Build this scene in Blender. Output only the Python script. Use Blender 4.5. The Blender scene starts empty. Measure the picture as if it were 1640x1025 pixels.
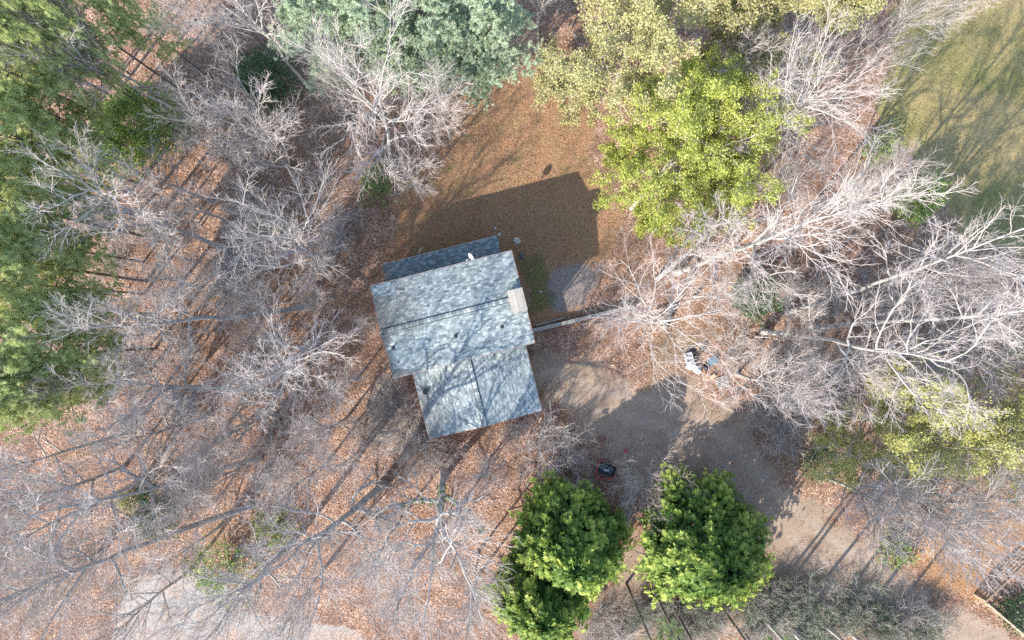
import bpy, math
import numpy as np
from mathutils import Vector, Matrix

# ------------------------------------------------------------------ camera, sky, sun, exposure
S = 0.055            # metres of ground per photo pixel
H = 59.0             # drone height above the ground
SUN_EL, SUN_AZ = 32.5, 52.5   # elevation; shadows run this many degrees above image +x
scene = bpy.context.scene
cam_d = bpy.data.cameras.new('camera'); cam = bpy.data.objects.new('camera', cam_d)
scene.collection.objects.link(cam); scene.camera = cam
cam.location = (0, 0, H); cam.rotation_euler = (0, 0, 0)
cam_d.sensor_fit = 'HORIZONTAL'; cam_d.angle_x = 2*math.atan(820*S/H)
cam_d.clip_end = 6000; cam_d.clip_start = 0.5
scene.render.resolution_x, scene.render.resolution_y = 1024, 640
world = bpy.data.worlds.new('World'); scene.world = world; world.use_nodes = True
wn = world.node_tree.nodes; sky = wn.new('ShaderNodeTexSky'); sky.sky_type = 'NISHITA'; sky.sun_disc = False
sa, se = math.radians(SUN_AZ), math.radians(SUN_EL)
sun_dir = Vector((-math.cos(sa)*math.cos(se), -math.sin(sa)*math.cos(se), math.sin(se)))   # towards the sun
sky.sun_elevation = se; sky.sun_rotation = math.atan2(sun_dir.x, sun_dir.y)
sky.air_density = 1.0; sky.dust_density = 0.6; sky.ozone_density = 1.0
world.node_tree.links.new(sky.outputs[0], wn['Background'].inputs[0]); wn['Background'].inputs[1].default_value = 0.15
sun_d = bpy.data.lights.new('sun', 'SUN'); sun = bpy.data.objects.new('sun', sun_d); scene.collection.objects.link(sun)
sun_d.energy = 3.1; sun_d.angle = math.radians(0.53); sun_d.color = (1.0, 0.93, 0.83)
sun.rotation_euler = sun_dir.to_track_quat('Z', 'Y').to_euler(); sun.location = sun_dir*120
vs = scene.view_settings; vs.view_transform = 'Standard'; vs.look = 'None'; vs.gamma = 1; vs.use_curve_mapping = False
vs.exposure = 1.6
scene.cycles.max_bounces = 4; scene.cycles.diffuse_bounces = 3; scene.cycles.transmission_bounces = 3; scene.cycles.transparent_max_bounces = 4; scene.cycles.use_denoising = False

# ------------------------------------------------------------------ helpers
col = scene.collection
def W(px, py, z=0.0):                      # the place on the ground plan that shows at that photo pixel from height z
    k = S*(H-z)/H
    return np.array([(px-820)*k, (512.5-py)*k, z])
def tag(o, label=None, cat=None, group=None, kind=None):
    for k, v in (('label', label), ('category', cat), ('group', group), ('kind', kind)):
        if v: o[k] = v
    return o
def empty(name, loc=(0, 0, 0), rz=0.0, sc=1.0):
    o = bpy.data.objects.new(name, None); col.objects.link(o); o.location = loc; o.rotation_euler.z = rz
    o.scale = (sc, sc, sc); o.empty_display_size = .3; return o
def link(name, me, parent=None, kind=None):
    o = bpy.data.objects.new(name, me); col.objects.link(o)
    if parent is not None: o.parent = parent
    if kind: o['kind'] = kind
    return o
def mesh(name, V, F, mat, var=None, smooth=False, up=False):
    """V (n,3); F: array (m,k) or list of such arrays; var: per-vertex float"""
    if not isinstance(F, list) or isinstance(F[0], tuple): F = [np.array(F)]
    F = [np.asarray(f, dtype=np.int32) for f in F if len(f)]
    V = np.asarray(V, dtype=np.float32)
    me = bpy.data.meshes.new(name); me.vertices.add(len(V)); me.vertices.foreach_set('co', V.ravel())
    li = np.concatenate([f.ravel() for f in F]); tot = np.concatenate([np.full(len(f), f.shape[1], np.int32) for f in F])
    st = np.zeros(len(tot), np.int32); st[1:] = np.cumsum(tot)[:-1]
    me.loops.add(len(li)); me.loops.foreach_set('vertex_index', li)
    me.polygons.add(len(tot)); me.polygons.foreach_set('loop_start', st)
    me.polygons.foreach_set('use_smooth', np.full(len(tot), smooth, bool))
    me.update(calc_edges=True)
    if up:                                 # every face turned to the sky side
        nz = np.empty(len(tot)*3, np.float32); me.polygons.foreach_get('normal', nz)
        if (nz[2::3] < 0).any():
            o2 = 0; parts = []
            for f in F:
                d_ = nz[2::3][o2:o2+len(f)] < 0; g = f.copy(); g[d_] = g[d_][:, ::-1]; parts.append(g); o2 += len(f)
            me.loops.foreach_set('vertex_index', np.concatenate([g.ravel() for g in parts])); me.update(calc_edges=True)
    if var is not None:
        a = me.attributes.new('var', 'FLOAT', 'POINT'); a.data.foreach_set('value', np.asarray(var, np.float32))
    me.materials.append(mat); return me
class MB:                                  # small mesh collector for built things
    def __init__(s): s.v = []; s.f = []
    def quadbox(s, c8):
        n = len(s.v); s.v += [tuple(p) for p in c8]
        for f in ((0,3,2,1),(4,5,6,7),(0,1,5,4),(1,2,6,5),(2,3,7,6),(3,0,4,7)): s.f.append(tuple(n+i for i in f))
        return s
    def box(s, x0, x1, y0, y1, z0, z1, bev=0.0):
        return s.quadbox([(x0,y0,z0),(x1,y0,z0),(x1,y1,z0),(x0,y1,z0),(x0+bev,y0+bev,z1),(x1-bev,y0+bev,z1),(x1-bev,y1-bev,z1),(x0+bev,y1-bev,z1)])
    def bar(s, a, b, w, h):                # a box beam from a to b
        a = Vector(a); b = Vector(b); t = (b-a).normalized(); up = Vector((0,0,1)) if abs(t.z) < .95 else Vector((1,0,0))
        x = t.cross(up).normalized()*w/2; y = x.cross(t).normalized()*h/2
        return s.quadbox([a-x-y, a+x-y, a+x+y, a-x+y, b-x-y, b+x-y, b+x+y, b-x+y])
    def cyl(s, a, b, r0, r1=None, n=10):
        r1 = r0 if r1 is None else r1
        a = Vector(a); b = Vector(b); t = (b-a).normalized(); up = Vector((0,0,1)) if abs(t.z) < .9 else Vector((1,0,0))
        x = t.cross(up).normalized(); y = x.cross(t); i0 = len(s.v)
        for c, r in ((a, r0), (b, r1)):
            for k in range(n):
                q = c + x*r*math.cos(2*math.pi*k/n) + y*r*math.sin(2*math.pi*k/n); s.v.append(tuple(q))
        for k in range(n): s.f.append((i0+k, i0+(k+1)%n, i0+n+(k+1)%n, i0+n+k))
        s.f.append(tuple(i0+k for k in reversed(range(n)))); s.f.append(tuple(i0+n+k for k in range(n))); return s
    def poly(s, pts): n = len(s.v); s.v += [tuple(p) for p in pts]; s.f.append(tuple(range(n, n+len(pts)))); return s
    def build(s, name, mat, parent=None, smooth=False, kind=None):
        me = bpy.data.meshes.new(name); me.from_pydata(s.v, [], s.f); me.materials.append(mat); me.update()
        if smooth:
            for p in me.polygons: p.use_smooth = True
        return link(name, me, parent, kind)

# value noise on the plan, for masks and uneven things
_nr = np.random.default_rng(5).random((64, 64))
def vnoise(x, y, s):
    x = np.asarray(x)/s; y = np.asarray(y)/s; i = np.floor(x).astype(int); j = np.floor(y).astype(int)
    fx = x-i; fy = y-j; fx = fx*fx*(3-2*fx); fy = fy*fy*(3-2*fy)
    g = lambda a, b: _nr[a % 64, b % 64]
    return (g(i,j)*(1-fx)+g(i+1,j)*fx)*(1-fy)+(g(i,j+1)*(1-fx)+g(i+1,j+1)*fx)*fy
def fbm(x, y, s): return vnoise(x,y,s)*.5+vnoise(x+31,y+17,s/2.1)*.3+vnoise(x+7,y+53,s/4.3)*.2

# ------------------------------------------------------------------ materials
def newmat(name):
    m = bpy.data.materials.new(name); m.use_nodes = True; nt = m.node_tree
    return m, nt, nt.nodes['Principled BSDF']
def N(nt, t, **kw):
    n = nt.nodes.new(t)
    for k, v in kw.items():
        if k in n.inputs: n.inputs[k].default_value = v
        else: setattr(n, k, v)
    return n
def ramp(nt, stops, src=None):
    r = nt.nodes.new('ShaderNodeValToRGB'); e = r.color_ramp.elements
    while len(e) < len(stops): e.new(0.5)
    for i, (p, c) in enumerate(stops): e[i].position = p; e[i].color = (*c, 1)
    if src is not None: nt.links.new(src, r.inputs[0])
    return r
def mixc(nt, fac, a, b, mode='MIX'):
    m = nt.nodes.new('ShaderNodeMix'); m.data_type = 'RGBA'; m.blend_type = mode
    for sock, v in ((m.inputs[0], fac), (m.inputs[6], a), (m.inputs[7], b)):
        if hasattr(v, 'is_output'): nt.links.new(v, sock)
        elif isinstance(v, (int, float)): sock.default_value = v
        else: sock.default_value = (*v, 1)
    return m.outputs[2]
def math_(nt, op, a, b=0.0):
    m = nt.nodes.new('ShaderNodeMath'); m.operation = op
    for i, v in enumerate((a, b)):
        if hasattr(v, 'is_output'): nt.links.new(v, m.inputs[i])
        else: m.inputs[i].default_value = v
    return m.outputs[0]
def noise(nt, scale, detail=4, rough=.6, space='Object', dist=0.0):
    tc = nt.nodes.new('ShaderNodeTexCoord'); n = N(nt, 'ShaderNodeTexNoise', Scale=scale, Detail=detail, Roughness=rough, Distortion=dist)
    nt.links.new(tc.outputs[space], n.inputs['Vector']); return n.outputs[0]
def plain(name, c1, c2=None, scale=6.0, rough=.8, metal=0.0, bump=0.0, rnd=0.0):
    m, nt, p = newmat(name); p.inputs['Roughness'].default_value = rough; p.inputs['Metallic'].default_value = metal
    c2 = c2 or tuple(x*.7 for x in c1); n = noise(nt, scale, 5, .65)
    r = ramp(nt, [(.3, c2), (.7, c1)], n); out = r.outputs[0]
    if rnd:
        oi = nt.nodes.new('ShaderNodeObjectInfo'); v = math_(nt, 'MULTIPLY_ADD', oi.outputs['Random'], rnd)
        v.node.inputs[2].default_value = 1-rnd/2
        hs = nt.nodes.new('ShaderNodeHueSaturation'); nt.links.new(out, hs.inputs['Color']); nt.links.new(v, hs.inputs['Value']); out = hs.outputs[0]
    nt.links.new(out, p.inputs['Base Color'])
    if bump:
        b = N(nt, 'ShaderNodeBump', Strength=bump, Distance=.05); nt.links.new(n, b.inputs['Height']); nt.links.new(b.outputs[0], p.inputs['Normal'])
    return m
def leafmat(name, stops, trans=.3, rough=.55, rnd=.25):
    m, nt, p = newmat(name); p.inputs['Roughness'].default_value = rough
    try: p.inputs['Specular IOR Level'].default_value = .25
    except KeyError: pass
    at = N(nt, 'ShaderNodeAttribute', attribute_name='var'); r = ramp(nt, stops, at.outputs['Fac'])
    oi = nt.nodes.new('ShaderNodeObjectInfo'); v = math_(nt, 'MULTIPLY_ADD', oi.outputs['Random'], rnd); v.node.inputs[2].default_value = 1-rnd/2
    hs = nt.nodes.new('ShaderNodeHueSaturation'); nt.links.new(r.outputs[0], hs.inputs['Color']); nt.links.new(v, hs.inputs['Value'])
    nt.links.new(hs.outputs[0], p.inputs['Base Color'])
    t = nt.nodes.new('ShaderNodeBsdfTranslucent'); nt.links.new(hs.outputs[0], t.inputs[0])
    mx = nt.nodes.new('ShaderNodeMixShader'); mx.inputs[0].default_value = trans
    nt.links.new(p.outputs[0], mx.inputs[1]); nt.links.new(t.outputs[0], mx.inputs[2]); nt.links.new(mx.outputs[0], nt.nodes['Material Output'].inputs[0])
    return m
M = {}
M['bark_pale'] = plain('bark_pale', (.54,.50,.465), (.33,.305,.28), 3.0, .9, bump=.4, rnd=.35)
M['twig_pale'] = plain('twig_pale', (.55,.485,.45), (.40,.34,.31), .35, .9, rnd=.3)
M['bark_grey'] = plain('bark_grey', (.42,.395,.37), (.23,.215,.20), 3.0, .9, bump=.4, rnd=.3)
M['twig_grey'] = plain('twig_grey', (.47,.415,.385), (.33,.28,.255), .35, .9, rnd=.3)
M['bark_pine'] = plain('bark_pine', (.20,.165,.14), (.09,.075,.065), 4.0, .95, bump=.6, rnd=.3)
M['brush_twig'] = plain('brush_twig', (.52,.465,.42), (.36,.315,.285), .8, .9, rnd=.25)
M['pine'] = leafmat('pine_needles', [(0,(.33,.39,.13)),(.5,(.50,.56,.22)),(1,(.66,.69,.34))], .22)
M['pine_blue'] = leafmat('glaucous_needles', [(0,(.27,.35,.21)),(.5,(.44,.53,.35)),(1,(.62,.68,.49))], .22)
M['yellow'] = leafmat('yellow_green_leaves', [(0,(.23,.28,.05)),(.5,(.42,.46,.09)),(1,(.60,.61,.19))], .25)
M['olive'] = leafmat('olive_yellow_leaves', [(0,(.30,.29,.11)),(.5,(.46,.43,.19)),(1,(.58,.54,.29))], .25)
M['yellow_dull'] = leafmat('dull_yellow_green_leaves', [(0,(.25,.25,.07)),(.5,(.40,.39,.12)),(1,(.55,.52,.21))], .25)
M['cypress'] = leafmat('cypress_sprays', [(0,(.028,.075,.018)),(.5,(.12,.205,.035)),(1,(.38,.43,.09))], .15)
M['holly'] = leafmat('evergreen_leaves', [(0,(.03,.07,.03)),(.6,(.07,.13,.05)),(1,(.14,.20,.09))], .2, .4)
M['bushgreen'] = leafmat('bright_evergreen_leaves', [(0,(.10,.18,.045)),(.5,(.20,.29,.07)),(1,(.33,.39,.12))], .2)
M['ivy'] = leafmat('ivy_leaves', [(0,(.05,.13,.02)),(1,(.16,.30,.05))], .3)
M['litter'] = leafmat('fallen_leaves', [(0,(.18,.085,.05)),(.35,(.35,.185,.11)),(.7,(.47,.285,.19)),(.93,(.56,.405,.30)),(1,(.72,.62,.53))], .2, .8, 0)
M['grass'] = leafmat('grass_blades', [(0,(.10,.135,.03)),(.45,(.21,.22,.07)),(1,(.42,.36,.18))], .3, .8, 0)

# ------------------------------------------------------------------ the ground: one sheet, masks say what it is made of
def sd_poly(px, py, poly):                 # signed distance in photo pixels, negative inside
    poly = np.asarray(poly, float); d = np.full(px.shape, 1e9); ins = np.zeros(px.shape, bool)
    for a, b in zip(poly, np.roll(poly, -1, 0)):
        e = b-a; wx = px-a[0]; wy = py-a[1]; t = np.clip((wx*e[0]+wy*e[1])/(e@e), 0, 1)
        d = np.minimum(d, np.hypot(wx-t*e[0], wy-t*e[1]))
        c = (a[1] > py) != (b[1] > py)
        with np.errstate(divide='ignore', invalid='ignore'):
            ins ^= c & (px < (b[0]-a[0])*(py-a[1])/(b[1]-a[1]+1e-12)+a[0])
    return np.where(ins, -d, d)
REG = {
 'drive': [(846,560),(880,548),(950,575),(1010,598),(1110,618),(1190,668),(1262,742),(1330,825),(1400,885),(1500,945),(1700,1062),(1640,1110),(1530,1040),(1420,985),(1300,945),(1225,925),(1195,860),(1120,790),(1030,765),(985,735),(935,700),(880,668),(862,620)],
 'track': [(985,760),(1015,760),(1030,860),(1060,930),(1010,985),(960,1000),(930,1080),(900,1080),(945,960),(1000,900)],
 'conc': [(150,1120),(178,985),(215,935),(262,912),(325,905),(380,965),(450,1000),(560,1008),(600,1030),(560,1120)],
 'field': [(1490,-120),(2000,-120),(2000,480),(1640,420),(1560,375),(1505,340),(1450,250),(1395,165),(1420,95)],
 'lawn': [(735,115),(800,100),(880,100),(965,185),(950,265),(1010,345),(930,470),(860,520),(840,420),(640,420),(665,330),(720,220)],
 'moss': [(832,420),(872,412),(880,450),(872,490),(850,500)],
 'soil': [(880,425),(930,418),(955,440),(935,480),(895,488),(874,458)],
 'clay': [(1465,900),(1520,840),(1580,770),(1700,740),(1700,870),(1600,920),(1560,965),(1500,950)],
 'apron': [(585,600),(640,590),(670,660),(690,720),(640,740),(590,690)],
}
def mask(name, px, py, soft, wob):
    n = (fbm(px, py, 60)-.5)*2*wob+(fbm(px+400, py, 17)-.5)*wob
    return np.clip(.5-(sd_poly(px, py, REG[name])+n)/soft, 0, 1)
RUT = [(880,610),(960,640),(1060,665),(1150,715),(1220,790),(1300,865),(1400,930),(1520,990),(1660,1065)]
def ruts(px, py):                          # two wheel tracks worn along the drive
    d = np.full(np.shape(px), 1e9)
    for a, b in zip(np.array(RUT, float), np.array(RUT[1:], float)):
        e = b-a; t = np.clip(((px-a[0])*e[0]+(py-a[1])*e[1])/(e@e), 0, 1); d = np.minimum(d, np.hypot(px-a[0]-t*e[0], py-a[1]-t*e[1]))
    d = d+(fbm(px, py, 45)-.5)*10
    return np.exp(-((d-17)/6.0)**2)*np.clip(.35+1.3*(fbm(px+90, py, 70)-.25), 0, 1)
def masks_at(px, py):
    r = {'drive': np.maximum(mask('drive',px,py,34,44), .8*mask('track',px,py,26,24)), 'conc': mask('conc',px,py,12,16), 'field': mask('field',px,py,45,40),
         'ruts': ruts(px, py), 'lawn': mask('lawn',px,py,50,40), 'moss': mask('moss',px,py,26,22), 'soil': mask('soil',px,py,24,22), 'clay': mask('clay',px,py,60,30), 'apron': mask('apron',px,py,30,24)}
    return r
def ground_z(x, y): return (fbm(np.asarray(x)+200, np.asarray(y)+90, 5.0)-.5)*.10-.02
def mat_ground():
    m, nt, p = newmat('ground_cover'); p.inputs['Roughness'].default_value = .95
    at = lambda n: N(nt, 'ShaderNodeAttribute', attribute_name=n).outputs['Fac']
    tc = nt.nodes.new('ShaderNodeTexCoord')
    vo = N(nt, 'ShaderNodeTexVoronoi', Scale=9.0, Randomness=1.0); nt.links.new(tc.outputs['Object'], vo.inputs['Vector'])
    sep = nt.nodes.new('ShaderNodeSeparateColor'); nt.links.new(vo.outputs['Color'], sep.inputs[0])
    big = noise(nt, .10, 5, .6); mid = noise(nt, .55, 5, .65); fine = noise(nt, 5.0, 6, .75); vfine = noise(nt, 16, 3, .7)
    lit = ramp(nt, [(0,(.13,.068,.042)),(.3,(.28,.15,.095)),(.65,(.42,.26,.17)),(.92,(.53,.38,.29)),(1,(.62,.50,.42))], sep.outputs[0]).outputs[0]
    lit = mixc(nt, ramp(nt, [(.38,(0,0,0)),(.62,(1,1,1))], mid).outputs[0], mixc(nt, .8, lit, (.16,.085,.055)), lit)
    lit = mixc(nt, math_(nt, 'MULTIPLY', ramp(nt, [(.55,(0,0,0)),(.7,(1,1,1))], big).outputs[0], .45), lit, (.13,.12,.05))
    grs = ramp(nt, [(.25,(.12,.13,.04)),(.45,(.21,.21,.07)),(.6,(.32,.275,.13)),(.8,(.43,.36,.21))], fine).outputs[0]
    patch = ramp(nt, [(.34,(0,0,0)),(.58,(1,1,1))], noise(nt, .16, 5, .6, dist=.5)).outputs[0]
    grs = mixc(nt, patch, mixc(nt, .55, grs, (.15,.14,.035)), mixc(nt, .55, grs, (.40,.265,.13)))
    lawn = ramp(nt, [(.25,(.17,.085,.045)),(.5,(.31,.165,.085)),(.75,(.43,.265,.15))], fine).outputs[0]
    lawn = mixc(nt, math_(nt, 'MULTIPLY', ramp(nt, [(.45,(0,0,0)),(.65,(1,1,1))], mid).outputs[0], .45), lawn, (.15,.15,.045))
    drv = ramp(nt, [(.25,(.17,.12,.085)),(.5,(.275,.205,.15)),(.75,(.38,.295,.22))], fine).outputs[0]
    drv = mixc(nt, math_(nt, 'MULTIPLY', ramp(nt, [(.4,(0,0,0)),(.65,(1,1,1))], mid).outputs[0], .4), drv, (.40,.295,.205))
    drv = mixc(nt, math_(nt, 'MULTIPLY', at('ruts'), .6), drv, (.44,.365,.30))
    drv = mixc(nt, math_(nt, 'MULTIPLY', ramp(nt, [(.50,(0,0,0)),(.66,(1,1,1))], noise(nt, .33, 5, .7)).outputs[0], .5), drv, lit)
    con = ramp(nt, [(.25,(.31,.28,.25)),(.75,(.43,.395,.36))], fine).outputs[0]
    con = mixc(nt, math_(nt, 'MULTIPLY', ramp(nt, [(.42,(0,0,0)),(.6,(1,1,1))], mid).outputs[0], .65), con, lit)
    soil = ramp(nt, [(.3,(.15,.125,.115)),(.6,(.28,.235,.215)),(.8,(.40,.34,.31))], fine).outputs[0]
    moss = ramp(nt, [(.3,(.035,.07,.012)),(.7,(.10,.15,.035))], fine).outputs[0]
    clay = ramp(nt, [(.3,(.23,.11,.045)),(.5,(.39,.20,.085)),(.75,(.50,.31,.17))], fine).outputs[0]
    apr = ramp(nt, [(.3,(.22,.18,.15)),(.7,(.42,.36,.31))], fine).outputs[0]
    c = lit
    def over(c, nm, layer, amt=1.0):
        f = math_(nt, 'ADD', at(nm), math_(nt, 'MULTIPLY', math_(nt, 'SUBTRACT', vfine, .5), .9))
        f = ramp(nt, [(.35,(0,0,0)),(.65,(amt,)*3)], f).outputs[0]
        return mixc(nt, f, c, layer)
    c = over(c, 'lawn', lawn, .85); c = over(c, 'field', grs); c = over(c, 'clay', clay, .85); c = over(c, 'apron', apr, .7); c = over(c, 'soil', soil); c = over(c, 'moss', moss, .6)
    c = over(c, 'drive', drv, .94); c = over(c, 'conc', con, .95)
    nt.links.new(c, p.inputs['Base Color'])
    bare_ = math_(nt, 'SUBTRACT', 1.0, math_(nt, 'MAXIMUM', at('drive'), at('conc')))
    hsum = math_(nt, 'ADD', math_(nt, 'MULTIPLY', fine, .6), math_(nt, 'MULTIPLY', math_(nt, 'MULTIPLY', vo.outputs['Distance'], -.8), bare_))
    b = N(nt, 'ShaderNodeBump', Strength=.7, Distance=.10); nt.links.new(hsum, b.inputs['Height']); nt.links.new(b.outputs[0], p.inputs['Normal'])
    return m
far = np.array([70, 85, 110, 160, 260, 480, 900, 2000.])
gx = np.concatenate([-far[::-1], np.arange(-62, 62.1, .5), far]); gy = np.concatenate([-far[::-1], np.arange(-46, 46.1, .5), far])
X, Y = np.meshgrid(gx, gy); fx, fy = X.ravel(), Y.ravel()
near = (np.abs(fx) < 66) & (np.abs(fy) < 50)
GV = np.stack([fx, fy, np.where(near, ground_z(fx, fy), -.02)], 1)
nx, ny = len(gx), len(gy); I = np.arange(nx*ny).reshape(ny, nx)
GF = np.stack([I[:-1,:-1], I[:-1,1:], I[1:,1:], I[1:,:-1]], -1).reshape(-1, 4)
gme = mesh('ground', GV, GF, mat_ground(), smooth=True)
for k, v in masks_at(820+fx/S, 512.5-fy/S).items():
    a = gme.attributes.new(k, 'FLOAT', 'POINT'); a.data.foreach_set('value', v.astype(np.float32))
tag(link('ground', gme), 'leaf strewn woodland floor with dirt driveway and grass', None, None, 'structure')

# leaf-sized faces for litter and grass -----------------------------------------------------------
def rhombs(rng, P, D, L, Wd, var, flat=.7): # one rhombic leaf per point along direction D, its face held more or less to the sky
    n = len(P); R_ = np.array([0, 0, 1.])+rng.normal(size=(n, 3))*flat; B = np.cross(D, R_); B /= np.linalg.norm(B, axis=1, keepdims=True)+1e-9
    L = np.broadcast_to(L, n)[:, None]; Wd = np.broadcast_to(Wd, n)[:, None]
    V = np.stack([P, P+D*L*.5+B*Wd*.5, P+D*L, P+D*L*.5-B*Wd*.5], 1).reshape(-1, 3)
    F = np.arange(n*4).reshape(n, 4); return V, F, np.repeat(var, 4)
def tris(rng, P, D, L, Wd, var, flat=.6):
    n = len(P); R_ = np.array([0, 0, 1.])+rng.normal(size=(n, 3))*flat; B = np.cross(D, R_); B /= np.linalg.norm(B, axis=1, keepdims=True)+1e-9
    L = np.broadcast_to(L, n)[:, None]; Wd = np.broadcast_to(Wd, n)[:, None]
    V = np.stack([P-B*Wd*.5, P+B*Wd*.5, P+D*L], 1).reshape(-1, 3)
    return V, np.arange(n*3).reshape(n, 3), np.repeat(var, 3)
def unit(A): return A/(np.linalg.norm(A, axis=-1, keepdims=True)+1e-9)
HC = W(724.75, 503.5, 6.1)[:2]; HA = math.radians(14.2)      # centre and turn of the house
def in_house(x, y):
    dx, dy = x-HC[0], y-HC[1]; u = dx*math.cos(HA)+dy*math.sin(HA); v = -dx*math.sin(HA)+dy*math.cos(HA)
    return ((np.abs(u) < 5.5) & (np.abs(v) < 3.4)) | ((np.abs(u-.2) < 4.5) & (v < 0) & (v > -9.3)) | ((np.abs(u) < 4.7) & (v > 0) & (v < 5.2))
rng = np.random.default_rng(11)
n = 230000
x = rng.uniform(-50, 50, n); y = rng.uniform(-33, 33, n); px, py = 820+x/S, 512.5-y/S; mk = masks_at(px, py)
dens = .10+.90*np.clip((fbm(x+50, y+80, 3.4)-.34)*3.4, 0, 1)
dens *= 1-.90*mk['drive']; dens *= 1-.85*mk['conc']; dens *= 1-.93*mk['field']; dens *= 1-.45*mk['lawn']; dens *= 1-.6*mk['soil']; dens *= 1-.6*mk['moss']; dens *= 1-.2*mk['clay']; dens *= 1-.5*mk['apron']
ok = (rng.random(n) < dens) & ~in_house(x, y); x, y = x[ok], y[ok]
az = rng.uniform(0, 6.28, len(x)); tl = rng.normal(0, .35, len(x))
D = unit(np.stack([np.cos(az), np.sin(az), np.tan(tl)*.6], 1)); P_ = np.stack([x, y, ground_z(x, y)+.02+rng.uniform(0, .05, len(x))], 1)
tone = np.clip(rng.beta(2.2, 2.2, len(x))+(fbm(x, y, 4.0)-.5)*.5, 0, 1)
V, F, va = rhombs(rng, P_, D, rng.uniform(.08, .18, len(x)), rng.uniform(.06, .11, len(x)), tone, .3)
o = link('leaf_litter', mesh('leaf_litter', V, F, M['litter'], va, up=True)); tag(o, 'fallen brown and orange leaves lying thick over the woodland floor', 'fallen leaves', None, 'stuff')
n = 260000
x = rng.uniform(-50, 50, n); y = rng.uniform(-33, 33, n); mk = masks_at(820+x/S, 512.5-y/S)
dens = .95*mk['field']+.28*mk['lawn']+.35*mk['moss']+.2*mk['clay']+.02+.35*np.clip((fbm(x+9, y+300, 7)-.60)*6, 0, 1); dens *= 1-.96*mk['drive']; dens *= 1-.97*mk['conc']
dens *= .35+.65*np.clip((fbm(x+150, y+10, 2.2)-.3)*2.6, 0, 1)
ok = (rng.random(n) < dens) & ~in_house(x, y); x, y = x[ok], y[ok]; k = 2
x = np.repeat(x, k)+rng.normal(0, .07, len(x)*k); y = np.repeat(y, k)+rng.normal(0, .07, len(y)*k)
D = unit(np.stack([rng.normal(0, .6, len(x)), rng.normal(0, .6, len(x)), np.ones(len(x))], 1)); P_ = np.stack([x, y, ground_z(x, y)], 1)
V, F, va = tris(rng, P_, D, rng.uniform(.06, .16, len(x)), rng.uniform(.03, .06, len(x)), np.clip(rng.random(len(x))*.7+(fbm(x, y, 6.0)-.35)*.9, 0, 1))
o = link('grass', mesh('grass', V, F, M['grass'], va, up=True)); tag(o, 'thin green and straw coloured grass of the field and lawn', 'grass', None, 'stuff')

# ------------------------------------------------------------------ the house
ch, sh = math.cos(HA), math.sin(HA)
house = empty('house', (HC[0], HC[1], 0), HA)
tag(house, 'house with grey shingled gable roofs and lower wings amid bare trees', 'house')
def shingle_mat():
    m, nt, p = newmat('asphalt_shingle'); p.inputs['Roughness'].default_value = .85
    at = N(nt, 'ShaderNodeAttribute', attribute_name='var')
    r = ramp(nt, [(0,(.10,.135,.145)),(.3,(.20,.25,.255)),(.65,(.345,.40,.395)),(1,(.56,.60,.58))], at.outputs['Fac']).outputs[0]
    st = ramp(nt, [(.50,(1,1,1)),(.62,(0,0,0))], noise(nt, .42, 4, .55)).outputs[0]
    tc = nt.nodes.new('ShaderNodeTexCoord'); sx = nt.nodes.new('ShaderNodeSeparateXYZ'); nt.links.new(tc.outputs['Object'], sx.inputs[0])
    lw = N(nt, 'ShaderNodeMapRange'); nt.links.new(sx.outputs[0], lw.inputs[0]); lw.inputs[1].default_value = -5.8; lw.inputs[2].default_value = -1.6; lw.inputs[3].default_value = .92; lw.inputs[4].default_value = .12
    r = mixc(nt, math_(nt, 'MULTIPLY', st, lw.outputs[0]), r, (.135,.125,.105))          # weathering stains, with tree shade painted in towards the left end
    r = mixc(nt, math_(nt, 'MULTIPLY', noise(nt, 22, 3, .8), .35), r, (.12,.14,.15))
    nt.links.new(r, p.inputs['Base Color'])
    return m
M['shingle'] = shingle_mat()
M['felt'] = plain('roof_underlay', (.10,.11,.12), (.06,.065,.07), 5, .9)
M['vent'] = plain('black_vent', (.03,.032,.035), (.015,.015,.017), 8, .7)
M['siding'] = plain('cream_siding', (.52,.49,.43), (.42,.39,.34), 3, .7)
M['brick'] = plain('red_brick', (.33,.13,.085), (.22,.085,.06), 12, .9, bump=.4)
M['fascia'] = plain('red_brown_fascia', (.34,.155,.10), (.22,.10,.07), 4, .7)
M['white_trim'] = plain('white_trim', (.72,.70,.67), (.55,.52,.49), 5, .5)
M['gutter'] = plain('weathered_gutter', (.40,.37,.35), (.26,.21,.18), 3, .6)
M['glass'] = plain('window_glass', (.05,.06,.07), (.03,.035,.04), 2, .08)
M['cap_metal'] = plain('tan_cap_metal', (.46,.42,.355), (.30,.27,.235), 1.6, .6, .15)
M['dish'] = plain('dish_enamel', (.66,.66,.66), (.52,.52,.52), 6, .45)
M['dark_metal'] = plain('dark_metal', (.07,.07,.075), (.04,.04,.045), 6, .5, .3)
M['wood_grey'] = plain('weathered_wood', (.44,.42,.39), (.24,.225,.205), 2.5, .9, bump=.5, rnd=.3)
M['wood_brown'] = plain('brown_wood', (.33,.235,.16), (.19,.13,.09), 2.5, .9, bump=.5, rnd=.3)
M['wood_tan'] = plain('pale_wood', (.55,.44,.31), (.38,.29,.19), 2.5, .85, bump=.4, rnd=.2)
srng = np.random.default_rng(3)
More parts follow.
